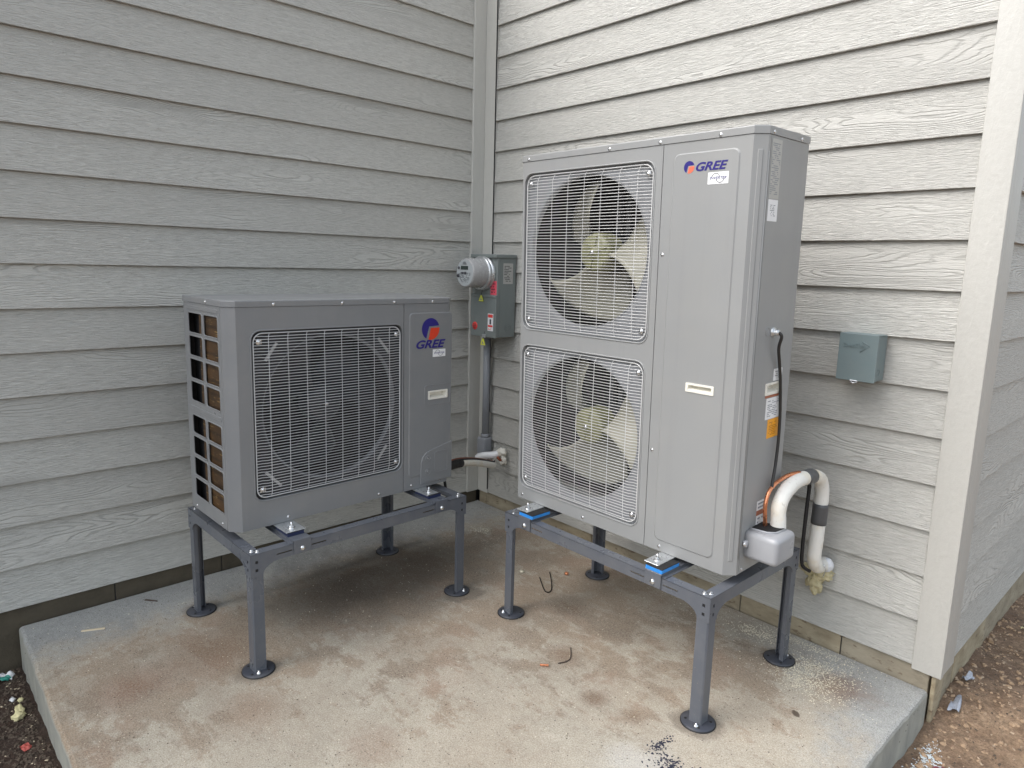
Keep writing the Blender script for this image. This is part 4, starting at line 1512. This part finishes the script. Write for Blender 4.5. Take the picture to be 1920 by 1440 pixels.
# seams of the insulation: slightly fatter joints
mb = MB()
mb.tube(smooth_path([(1.943, -0.122, 0.362), (1.942, -0.100, 0.338), (1.940, -0.070, 0.326), (1.940, -0.020, 0.322)], 5), 0.0240, 18)
wpart('elbow', mb, M['insul'], ls1)
mb = MB()
mb.frombm(blob_mesh((1.950, -0.030, 0.322), 0.024, 0.022, 0.025, 12, 3, 0.08), True)
wpart('end_cap', mb, M['cap'], ls1)
def band(path, i0, i1, r, parent, name='tape_band'):
    mb = MB()
    mb.tube(path[i0:i1], r, 20)
    return wpart(name, mb, M['tape'], parent)
band(path, 25, 30, 0.0246, ls1)
band(path, 44, 51, 0.0250, ls1)
mb = MB()
cp = smooth_path([(1.930, -0.476, 0.545), (1.929, -0.484, 0.600), (1.928, -0.488, 0.640), (1.928, -0.474, 0.676), (1.928, -0.440, 0.695), (1.929, -0.400, 0.704), (1.935, -0.360, 0.712), (1.944, -0.310, 0.712)], 5)
mb.tube(cp, 0.0062, 10)
wpart('copper_pipe', mb, M['copper'], ls1)
mb = MB()
mb.tube(smooth_path([(1.936, -0.300, 0.700), (1.925, -0.200, 0.670), (1.916, -0.160, 0.630), (1.915, -0.160, 0.560), (1.915, -0.162, 0.480), (1.915, -0.162, 0.400), (1.916, -0.152, 0.345), (1.930, -0.120, 0.318)], 5), 0.0062, 8)
wpart('drain_line', mb, M['black'], ls1)
mb = MB()
mb.tube([(1.966, -0.10, 0.352), (1.972, -0.092, 0.330), (1.964, -0.088, 0.300)], 0.0015, 6)
wpart('tie_wire', mb, M['zinc'], ls1)

# ---- power cable down the side of the tall unit
T4 = tall.matrix_basis.copy()
mb = MB()
pts = [T4 @ Vector((Wt + a, b_, c_)) for a, b_, c_ in ((0.018, 0.137, 0.7185), (0.026, 0.141, 0.708), (0.017, 0.148, 0.675), (0.012, 0.168, 0.635), (0.009, 0.190, 0.580), (0.008, 0.203, 0.520),
       (0.009, 0.210, 0.450), (0.011, 0.208, 0.380), (0.014, 0.196, 0.310), (0.018, 0.178, 0.262), (0.022, 0.168, 0.240))]
mb.tube(smooth_path(pts, 5), 0.0048, 10)
cb = obj('power_cable', mb, M['cable'])
tag(cb, 'black cable hanging down the right side of the taller unit', 'cable')

# ---- foam blob around the hole
mb = MB()
mb.frombm(blob_mesh((1.926, -0.026, 0.287), 0.044, 0.024, 0.026, 2, 4, 0.42), True)
mb.frombm(blob_mesh((1.914, -0.025, 0.252), 0.027, 0.018, 0.040, 5, 4, 0.5), True)
mb.frombm(blob_mesh((1.884, -0.024, 0.287), 0.030, 0.011, 0.012, 8, 4, 0.6), True)
mb.frombm(blob_mesh((1.917, -0.024, 0.220), 0.015, 0.013, 0.020, 9, 4, 0.5), True)
fo = obj('spray_foam', mb, M['foam'])
tag(fo, 'yellow spray foam dripping below the pipe where it enters the right wall', 'spray foam')

# ---- line set of the low unit
ls2 = empty('line_set', (0.40, -0.45, 0.40))
tag(ls2, 'cream insulated pipe running from the shorter unit to the wall by the conduit', 'pipe')
p2 = [(0.50, -0.72, 0.405), (0.46, -0.60, 0.412), (0.40, -0.46, 0.398), (0.345, -0.33, 0.366), (0.285, -0.20, 0.322), (0.235, -0.105, 0.285), (0.205, -0.070, 0.276)]
path = smooth_path(p2, 6)
mb = MB()
mb.tube(path, 0.0190, 16)
wpart('insulation', mb, M['insul'], ls2)
mb = MB()
mb.tube([(v.x - 0.004, v.y - 0.006, v.z + 0.020) for v in path], 0.0062, 8)
wpart('copper_pipe', mb, M['copper_old'], ls2)
mb = MB()
mb.tube([(v.x + 0.010, v.y + 0.002, v.z + 0.019) for v in path], 0.0040, 8)
wpart('drain_line', mb, M['black'], ls2)
mb = MB()
mb.tube(path[4:14], 0.0212, 16)
wpart('tape_wrap', mb, M['black'], ls2)
mb = MB()
mb.tube(smooth_path([(0.105, -0.085, 0.296), (0.150, -0.080, 0.312), (0.195, -0.060, 0.322), (0.215, -0.025, 0.330)], 5), 0.019, 16, radii=None)
mb.frombm(blob_mesh((0.105, -0.085, 0.295), 0.022, 0.020, 0.018, 4, amp=0.15), True)
wpart('wrapped_elbow', mb, M['white'], ls2)
mb = MB()
mb.frombm(blob_mesh((0.224, -0.030, 0.338), 0.030, 0.024, 0.024, 3, amp=0.3), True)
mb.frombm(blob_mesh((0.240, -0.028, 0.296), 0.018, 0.018, 0.024, 6, amp=0.5), True)
wpart('sealing_foam', mb, M['ivory'], ls2)
mb = MB()
mb.tube(smooth_path([(0.225, -0.060, 0.318), (0.236, -0.050, 0.304), (0.238, -0.030, 0.290)], 4), 0.008, 8)
wpart('copper_end', mb, M['copper_old'], ls2)

# ================================================================== METER, CONDUIT, DISCONNECT
bx0, bx1, by, bz0, bz1 = 0.080, 0.272, -0.130, 0.962, 1.362
mbx = empty('electric_meter_box', ((bx0 + bx1) / 2, -0.06, bz0))
tag(mbx, 'grey-green electric meter box with a round meter in the inner corner', 'electric meter')
def mp(name, mb, mat):
    return wpart(name, mb, M[mat], mbx)
mb = MB()
mb.box((bx0, by + 0.002, bz0), (bx1, -0.004, bz1), 0.002)
box_o = mp('box', mb, 'meter_box')
mb = MB()
mb.box((bx0 - 0.006, by - 0.012, bz1 - 0.002), (bx1 + 0.006, -0.003, bz1 + 0.016), 0.003)
mb.box((bx0 - 0.003, by - 0.006, bz0 - 0.002), (bx1 + 0.002, by + 0.004, bz1 - 0.195), 0.0015)       # lower cover
mb.box((bx0 - 0.003, by - 0.010, bz1 - 0.200), (bx1 + 0.003, by + 0.002, bz1 - 0.186), 0.002)
mb.box((bx1 - 0.002, by + 0.018, bz0 + 0.006), (bx1 + 0.0016, by + 0.021, bz1 - 0.004))
mp('cover', mb, 'meter_box')
mcx, mcz = 0.172, 1.283
met = empty('meter')
met.parent = mbx
met.matrix_parent_inverse = Matrix.Translation(mbx.location).inverted()
mb = MB()
mb.lathe([(0.086, 0.0), (0.086, 0.010), (0.083, 0.014), (0.079, 0.014), (0.079, 0.018), (0.084, 0.022), (0.084, 0.030), (0.078, 0.034), (0.074, 0.034)], 48, at(mcx, by, mcz))
obj('ring', mb, M['zinc'], met)
mb = MB()
mb.lathe([(0.074, 0.030), (0.0725, 0.085), (0.0715, 0.118), (0.069, 0.124), (0.064, 0.126)], 48, at(mcx, by, mcz))
obj('body', mb, M['meter_body'], met)
mb = MB()
mb.lathe([(0.0645, 0.1262), (0.0, 0.1268)], 48, at(mcx, by, mcz))
obj('face', mb, M['meter_face'], met)
fy = by - 0.1275
mb = MB()
mb.box((mcx - 0.030, fy - 0.001, mcz + 0.016), (mcx + 0.026, fy + 0.001, mcz + 0.034))
obj('display', mb, M['lcd'], met)
mb = MB()
mb.lathe([(0.0, 0.003), (0.007, 0.003), (0.0075, 0.0)], 16, at(mcx - 0.046, fy + 0.001, mcz + 0.024))
mb.lathe([(0.0, 0.006), (0.008, 0.005), (0.009, 0.0)], 16, at(mcx - 0.050, fy + 0.001, mcz - 0.014))
rr = random.Random(3)
for i in range(9):
    z = mcz - 0.046 + i * 0.0056
    hw = sqrt(max(0, 0.055 ** 2 - (z - mcz) ** 2)) * 0.8
    x = mcx - hw
    while x < mcx + hw:
        l = rr.uniform(0.003, 0.012)
        if rr.random() > 0.35:
            mb.box((x, fy - 0.0006, z), (min(x + l, mcx + hw), fy + 0.0006, z + 0.0022))
        x += l + 0.003
for k in range(4):
    mb.box((mcx - 0.016 + k * 0.001, fy - 0.0006, mcz + 0.041 + k * 0.004), (mcx + 0.016 - k * 0.004, fy + 0.0006, mcz + 0.0425 + k * 0.004))
mb.box((mcx - 0.026, fy - 0.0008, mcz - 0.004), (mcx - 0.008, fy + 0.001, mcz + 0.004))
mb.box((mcx - 0.002, fy - 0.0008, mcz - 0.008), (mcx + 0.012, fy + 0.001, mcz + 0.006))
obj('face_print', mb, M['print'], met)
# wire seal hanging off the meter ring
mb = MB()
c0 = Vector((0.092, by - 0.088, 1.250))
mb.tube([c0 + Vector((0.014 * cos(a), 0.003 * sin(2 * a), 0.022 * sin(a))) for a in [2 * pi * k / 16 for k in range(16)]], 0.0032, 8, closed=True)
mb.tube([(0.106, by - 0.09, 1.262), (0.118, by - 0.10, 1.266)], 0.005, 8)
mp('wire_seal', mb, 'zinc')
def tri_tag(cx, zt, y, s):
    mb = MB()
    pts = [(cx - s, zt - 1.7 * s), (cx + s, zt - 1.7 * s), (cx + s * 0.25, zt), (cx - s * 0.25, zt)]
    mb.frombm(holed(pts, [], y - 0.0015, y))
    o = mp('seal_tag', mb, 'yellow')
    mb = MB()
    mb.frombm(holed([(cx - s * 0.35, zt - 1.4 * s), (cx + s * 0.35, zt - 1.4 * s), (cx, zt - 0.7 * s)], [], y - 0.0022, y - 0.0014))
    wpart('seal_print', mb, M['print_soft'], mbx)
    mb = MB()
    mb.tube([(cx, y - 0.001, zt - 0.002), (cx + 0.003, y + 0.002, zt + 0.018), (cx + 0.008, y + 0.004, zt + 0.038)], 0.0014, 6)
    wpart('seal_cord', mb, M['print'], mbx)
tri_tag(0.166, 1.172, by - 0.012, 0.0185)
tri_tag(0.184, 0.952, by - 0.010, 0.0200)
mb = MB()
mb.box((0.176, by - 0.012, bz0 - 0.006), (0.200, by - 0.004, bz0 + 0.012), 0.002)
mp('hasp', mb, 'zinc')
# stickers
def wl(x0, z0, x1, z1, y, mat, rows=0, pr='print', margin=0.1, name='sticker'):
    o = label_plate(None, x0, z0, x1, z1, y, mat, name, rows, None, pr, margin)
    o.parent = mbx
    o.matrix_parent_inverse = Matrix.Translation(mbx.location).inverted()
    return o
wl(0.222, 1.176, 0.268, 1.246, by + 0.0018, 'pink', 4, 'maroon')
wl(0.214, 0.994, 0.256, 1.082, by - 0.006, 'white', 0)
wl(0.217, 1.062, 0.253, 1.078, by - 0.0067, 'red', 0)
wl(0.217, 1.014, 0.253, 1.024, by - 0.0067, 'red', 0)
wl(0.229, 1.028, 0.241, 1.054, by - 0.0067, 'print', 0)
wl(0.216, 0.997, 0.254, 1.011, by - 0.0067, 'white', 2, 'red')
mb = MB()
mb.lathe([(0.0, 0.0016), (0.0205, 0.0012), (0.021, 0.0)], 10, at(0.112, by - 0.006, 1.012))
mp('round_sticker', mb, 'red')
mb = MB()
for k in range(3):
    mb.box((0.100, by - 0.0082, 1.002 + k * 0.008), (0.124, by - 0.0072, 1.0055 + k * 0.008))
mp('round_sticker_print', mb, 'maroon')
SD2 = Matrix(((0, -1, 0, bx1 + 0.0002), (1, 0, 0, 0), (0, 0, 1, 0), (0, 0, 0, 1)))
o = label_plate(None, by + 0.040, 1.232, by + 0.105, 1.335, 0.0, 'silver_label', 'rating_label', 10, SD2, 'print')
o.parent = mbx
o.matrix_parent_inverse = Matrix.Translation(mbx.location).inverted()
mb = MB()
for r_ in (0.010, 0.020):
    mb.tube([(bx1 + 0.0005, by + 0.078 + r_ * cos(2 * pi * k / 24), 1.010 + r_ * sin(2 * pi * k / 24)) for k in range(24)], 0.0012, 6, closed=True)
mp('knockout', mb, 'meter_box')

cd = empty('conduit', (0.090, -0.03, 0.305))
tag(cd, 'grey electrical conduit running down the wall below the meter box', 'conduit')
mb = MB()
mb.tube([(0.093, -0.034, 0.36), (0.093, -0.034, 0.96)], 0.0185, 20)
wpart('pipe', mb, M['conduit'], cd)
mb = MB()
mb.lathe([(0.0195, 0.0), (0.0235, 0.002), (0.0235, 0.022), (0.0195, 0.024)], 20, Matrix.Translation((0.093, -0.034, 0.392)))
mb.lathe([(0.0195, 0.0), (0.0235, 0.002), (0.0235, 0.022), (0.0195, 0.024)], 20, Matrix.Translation((0.093, -0.034, 0.938)))
wpart('coupling', mb, M['conduit'], cd)
mb = MB()
mb.box((0.056, -0.060, 0.296), (0.119, -0.006, 0.396), 0.008)
mb.box((0.060, -0.063, 0.304), (0.115, -0.058, 0.388), 0.003)
fit_ = wpart('pull_box', mb, M['conduit'], cd)
for z in (0.380, 0.306):
    s_ = screw(None, 0.070, -0.0632, z, r=0.0030)
    m_ = s_.matrix_local.copy()
    s_.parent = fit_
    s_.matrix_parent_inverse = Matrix.Translation(cd.location).inverted() @ Matrix.Identity(4)
    s_.matrix_parent_inverse = Matrix.Identity(4)
    s_.matrix_basis = m_

dbx = empty('junction_box', (1.995, -0.045, 0.99))
tag(dbx, 'blue-grey electrical box mounted on the wall right of the taller unit', 'electrical box')
dx0, dx1, dz0, dz1, dy = 1.936, 2.0560, 0.9905, 1.1430, -0.090
mb = MB()
mb.box((dx0 + 0.003, dy + 0.004, dz0 + 0.003), (dx1 - 0.004, -0.002, dz1 - 0.003), 0.0015)
wpart('box', mb, M['disc_box'], dbx)
mb = MB()
mb.box((dx0, dy, dz0), (dx1, dy + 0.0025, dz1), 0.0012)
mb.box((dx0, dy, dz1 - 0.0022), (dx1, -0.020, dz1), 0.0008)
mb.box((dx0, dy + 0.001, dz0 + 0.004), (dx0 + 0.002, dy + 0.020, dz1 - 0.001))
mb.box((dx1 - 0.002, dy + 0.001, dz0 + 0.004), (dx1, dy + 0.016, dz1 - 0.001))
door = wpart('door', mb, M['disc_box'], dbx)
me = text_mesh('DiversiTech', 0.070, 0.0145, 0.0, 0.012, 0.0012)
lt = link('lettering', me, M['disc_box'], dbx)
lt.matrix_parent_inverse = Matrix.Translation(dbx.location).inverted()
lt.matrix_basis = at(1.9505, dy - 0.0008, 1.0985)
mb = MB()
mb.tube([(2.009, dy - 0.0003, 1.1180), (2.032, dy - 0.0003, 1.1075), (2.004, dy - 0.0003, 1.0860)], 0.0018, 6)
wpart('embossed_arrow', mb, M['disc_box'], dbx)
mb = MB()
mb.box((1.982, dy - 0.004, dz0 - 0.004), (2.006, dy + 0.006, dz0 + 0.003), 0.001)
mb.tube([(1.985, dy - 0.005, dz0 - 0.002), (1.994, dy - 0.009, dz0 - 0.006), (2.003, dy - 0.005, dz0 - 0.002)], 0.0016, 6)
wpart('hasp', mb, M['steel'], dbx)
mb = MB()
mb.tube([(dx1 - 0.0035, -0.055 + 0.011 * cos(2 * pi * k / 20), 1.022 + 0.011 * sin(2 * pi * k / 20)) for k in range(20)], 0.0012, 6, closed=True)
wpart('knockout', mb, M['disc_box'], dbx)

# ================================================================== LOOSE BITS
def on_slab(x, y):
    return 0.0 < x < SX and SY < y < 0
def chips(name, label, cat, count, sampler, size, mat, flat=0.5, z=None):
    rr = random.Random(len(name) * 31 + count)
    mb = MB()
    for _ in range(count):
        x, y = sampler(rr)
        s = rr.uniform(*size)
        z0_ = 0.0 if on_slab(x, y) else gz(x, y) + gnoise(x, y)
        a = rr.uniform(0, 2 * pi)
        el = rr.uniform(0.6, 1.6)
        ca, sa = cos(a), sin(a)
        h_ = s * flat * rr.uniform(0.6, 1.2)
        base = [(-s * el, -s * 0.5), (s * 0.7 * el, -s * 0.7), (s * el, s * 0.4), (-s * 0.4 * el, s * 0.8)]
        vs = []
        for bx, by_ in base:
            jx, jy = bx * rr.uniform(0.7, 1.2), by_ * rr.uniform(0.7, 1.2)
            vs.append((x + jx * ca - jy * sa, y + jx * sa + jy * ca, z0_ - 0.0004))
        for bx, by_ in base:
            jx, jy = bx * rr.uniform(0.4, 0.8), by_ * rr.uniform(0.4, 0.8)
            vs.append((x + jx * ca - jy * sa, y + jx * sa + jy * ca, z0_ + h_))
        mb.add(vs, [(0, 3, 2, 1), (4, 5, 6, 7), (0, 1, 5, 4), (1, 2, 6, 5), (2, 3, 7, 6), (3, 0, 4, 7)])
    o = obj(name, mb, M[mat])
    tag(o, label, cat, kind='stuff')
    return o
def gauss(cx, cy, sx, sy, ang=0.0):
    def f(r):
        while True:
            a, b = r.gauss(0, sx), r.gauss(0, sy)
            x = cx + a * cos(ang) - b * sin(ang)
            y = cy + a * sin(ang) + b * cos(ang)
            if y < 0.006 and x < SX - 0.01 or x > SX + 0.01:
                return x, y
    return f
def multi(*fs):
    return lambda r: r.choice(fs)(r)
chips('foam_crumbs', 'pale drilling crumbs scattered round the back right foot of the taller stand', 'crumbs', 2600,
      multi(gauss(1.98, -0.19, 0.055, 0.05), gauss(1.99, -0.24, 0.07, 0.05), gauss(1.76, -0.095, 0.05, 0.025), gauss(1.90, -0.035, 0.09, 0.016), gauss(2.03, -0.14, 0.06, 0.05), gauss(2.03, -0.27, 0.07, 0.04)),
      (0.0008, 0.0024), 'chip', 0.6)
chips('foam_crumbs', 'thin pale crumbs on the pad near the inner corner', 'crumbs', 420,
      multi(gauss(0.36, -0.26, 0.035, 0.02, 0.6), gauss(0.40, -0.30, 0.08, 0.06), gauss(1.55, -0.12, 0.15, 0.04)), (0.0008, 0.0022), 'chip', 0.6)
chips('grit', 'small dark grit scattered over the pad', 'grit', 3000, lambda r: (r.uniform(0.03, 2.27), r.uniform(-2.1, -0.03)), (0.0006, 0.0022), 'grit', 0.7)
chips('pale_grit', 'small pale grit scattered over the pad', 'grit', 1500, lambda r: (r.uniform(0.03, 2.27), r.uniform(-2.1, -0.03)), (0.0006, 0.0020), 'chip', 0.7)
chips('lint', 'dark blue lint and shavings at the near edge of the picture', 'lint', 420,
      multi(gauss(1.935, -0.925, 0.022, 0.020), gauss(1.87, -0.88, 0.010, 0.028), gauss(1.96, -0.93, 0.03, 0.03)), (0.0012, 0.0042), 'lint', 0.4)
chips('white_scraps', 'white scraps on the dirt beside the right end of the pad', 'scraps', 260,
      multi(gauss(2.348, -0.115, 0.012, 0.030), gauss(2.375, -0.145, 0.016, 0.022), gauss(2.345, -0.20, 0.015, 0.05)), (0.0012, 0.0045), 'white_chip', 0.5)
chips('pebbles', 'small stones mixed in the tan dirt right of the house', 'pebbles', 1800, lambda r: (2.31 + abs(r.gauss(0, 0.55)), r.uniform(-1.2, 2.2)), (0.0012, 0.006), 'stone', 0.6)
chips('soil_clods', 'crumbly brown soil clods right of the house', 'soil', 2400, lambda r: (2.31 + abs(r.gauss(0, 0.55)), r.uniform(-1.2, 2.2)), (0.002, 0.009), 'clod', 0.7)
chips('soil_lumps', 'larger clay lumps scattered on the dirt right of the house', 'soil', 200, lambda r: (2.32 + abs(r.gauss(0, 0.5)), r.uniform(-1.0, 2.0)), (0.006, 0.015), 'clod', 0.7)
chips('soil_shade', 'dark organic bits in the tan dirt', 'soil', 1300, lambda r: (2.31 + abs(r.gauss(0, 0.5)), r.uniform(-1.0, 2.0)), (0.0015, 0.006), 'grit', 0.4)  # dark grit pieces mixed into the tan soil
chips('soil_clods', 'dark soil clods left of the pad', 'soil', 2600, lambda r: (r.uniform(-0.05, 1.3), -2.14 - abs(r.gauss(0, 0.2))), (0.002, 0.008), 'grit', 0.7)
chips('wood_chips', 'pale splinters in the dark soil left of the pad', 'wood chips', 260, lambda r: (r.uniform(0.0, 1.3), -2.14 - abs(r.gauss(0, 0.15))), (0.0015, 0.005), 'wood', 0.3)

def single(name, label, cat, mb, mat):
    o = obj(name, mb, M[mat])
    return tag(o, label, cat)
# bent wire staple
mb = MB()
mb.tube(smooth_path([(0.916, -0.410, 0.003), (0.955, -0.438, 0.003), (0.995, -0.466, 0.003), (1.022, -0.481, 0.003), (1.035, -0.474, 0.003), (1.023, -0.447, 0.003), (0.972, -0.396, 0.004), (0.912, -0.345, 0.006)], 5), 0.0022, 8)
single('bent_wire', 'bent dark wire hook lying on the pad under the taller unit', 'wire', mb, 'wire_dark')
# copper offcuts
mb = MB()
a, b_ = Vector((1.377, -0.866, 0.0042)), Vector((1.398, -0.846, 0.0042))
mb.tube([a, b_], 0.0040, 14, cap=False)
mb.tube([b_, a], 0.0032, 14, cap=False)
single('copper_offcut', 'short copper tube offcut on the open part of the pad', 'copper offcut', mb, 'copper')
mb = MB()
mb.frombm(blob_mesh((0.969, -0.298, 0.007), 0.0105, 0.0095, 0.0075, 1, 2, 0.1), True)
single('copper_fitting', 'small shiny copper fitting behind the bent wire', 'copper fitting', mb, 'copper')
mb = MB()
mb.frombm(blob_mesh((0.829, -0.436, 0.006), 0.012, 0.010, 0.007, 3, 2, 0.3), True)
single('foam_chip', 'single pale foam chip left of the bent wire', 'foam chip', mb, 'chip')
# wooden slivers
mb = MB()
mb.add([(0.168, -1.968, 0.0), (0.174, -1.972, 0.0), (0.206, -1.904, 0.0), (0.200, -1.902, 0.0), (0.169, -1.968, 0.004), (0.173, -1.971, 0.004), (0.205, -1.904, 0.005), (0.201, -1.903, 0.005)],
       [(0, 3, 2, 1), (4, 5, 6, 7), (0, 1, 5, 4), (1, 2, 6, 5), (2, 3, 7, 6), (3, 0, 4, 7)])
single('wood_sliver', 'pale wooden sliver near the left end of the pad', 'wood sliver', mb, 'wood')
mb = MB()
mb.add([(0.066, -1.735, 0.0), (0.070, -1.741, 0.0), (0.112, -1.705, 0.0), (0.108, -1.703, 0.0), (0.067, -1.735, 0.004), (0.070, -1.740, 0.004), (0.111, -1.705, 0.004), (0.108, -1.704, 0.004)],
       [(0, 3, 2, 1), (4, 5, 6, 7), (0, 1, 5, 4), (1, 2, 6, 5), (2, 3, 7, 6), (3, 0, 4, 7)])
single('wood_sliver', 'dark thin stick beside the left wall on the pad', 'wood sliver', mb, 'wood_dark')
mb = MB()
mb.tube(smooth_path([(1.373, -0.709, 0.003), (1.398, -0.735, 0.003), (1.417, -0.760, 0.003), (1.420, -0.785, 0.003), (1.409, -0.812, 0.003)], 4), 0.0017, 6, radii=None)
single('twig', 'thin curved dark twig in the middle of the pad', 'twig', mb, 'wood_dark')
# crumpled film pieces
def scrap(name, label, cat, c, sx, sy, h, ang, mat, seed, outline=None):
    n = 9
    vs, fs = [], []
    ca, sa = cos(ang), sin(ang)
    for i in range(n):
        for j in range(n):
            u, v = (i / (n - 1) - 0.5), (j / (n - 1) - 0.5)
            w = 1 + 0.35 * noise.noise(Vector((u * 2 + seed, v * 2, seed)))
            x, y = u * sx * w, v * sy * w
            z = h * (0.5 + noise.noise(Vector((u * 3 + seed, v * 3, seed * 2))) * 1.2) * (1 - (2 * abs(u)) ** 4 * 0.6)
            vs.append((c[0] + x * ca - y * sa, c[1] + x * sa + y * ca, c[2] + max(0.001, z)))
    for i in range(n - 1):
        for j in range(n - 1):
            p = i * n + j
            fs.append((p, p + 1, p + n + 1, p + n))
    nv_ = len(vs)
    mb = MB()
    mb.add(vs, fs, True)
    mb.add([(v[0], v[1], v[2] - 0.0008) for v in vs], [f[::-1] for f in fs], True)
    return single(name, label, cat, mb, mat)
gl = lambda x, y: gz(x, y) + gnoise(x, y)
scrap('torn_wrapper', 'torn green and white wrapper in the dirt at the left wall', 'wrapper', (0.035, -2.185, gl(0.035, -2.185) + 0.004), 0.058, 0.034, 0.016, 0.9, 'white', 1.3)
scrap('torn_wrapper', 'green strip of the torn wrapper in the dirt at the left', 'wrapper', (0.052, -2.196, gl(0.05, -2.19) + 0.012), 0.048, 0.018, 0.012, 0.9, 'green', 4.1)
mb = MB()
mb.frombm(blob_mesh((0.322, -2.178, gl(0.322, -2.178) + 0.012), 0.036, 0.013, 0.010, 3, 3, 0.4), True)
mb.frombm(blob_mesh((0.352, -2.186, gl(0.352, -2.186) + 0.010), 0.016, 0.015, 0.010, 5, 3, 0.5), True)
single('foam_lump', 'pale yellow foam lump in the dark soil left of the pad', 'foam lump', mb, 'pale_foam')
for k, (x, y) in enumerate(((0.222, -2.186), (0.238, -2.166))):
    mb = MB()
    mb.frombm(blob_mesh((x, y, gl(x, y) + 0.007), 0.012, 0.008, 0.006, 7 + k, 2, 0.4), True)
    single('foam_flake', ('white foam flake farther from the pad edge' if k == 0 else 'cream foam flake beside the pad edge'), 'foam flake', mb, 'white' if k == 0 else 'pale_foam')
scrap('red_scrap', 'red scrap on the dark soil left of the pad', 'scrap', (0.545, -2.190, gl(0.545, -2.19) + 0.003), 0.030, 0.022, 0.008, 0.3, 'dull_red', 2.2)
scrap('plastic_film', 'crumpled bluish plastic film in the dirt by the outer corner of the house', 'plastic film', (2.350, 0.125, gl(2.350, 0.125) + 0.004), 0.030, 0.095, 0.018, 0.15, 'plastic_blue', 9.4)
scrap('plastic_film', 'small bluish plastic flap behind the crumpled film by the house corner', 'plastic film', (2.350, 0.250, gl(2.350, 0.250) + 0.008), 0.022, 0.040, 0.020, -0.4, 'plastic_blue', 2.9)
scrap('maroon_wrapper', 'maroon wrapper half buried in the tan dirt beyond the pad', 'wrapper', (2.388, -0.158, gl(2.388, -0.158) + 0.003), 0.050, 0.012, 0.010, 0.9, 'maroon', 5.1)
scrap('yellow_leaf', 'small yellow leaf on the dirt beside the shaded wall', 'leaf', (2.40, 0.84, gl(2.40, 0.84) + 0.006), 0.024, 0.014, 0.008, 0.2, 'pale_foam', 7.7)
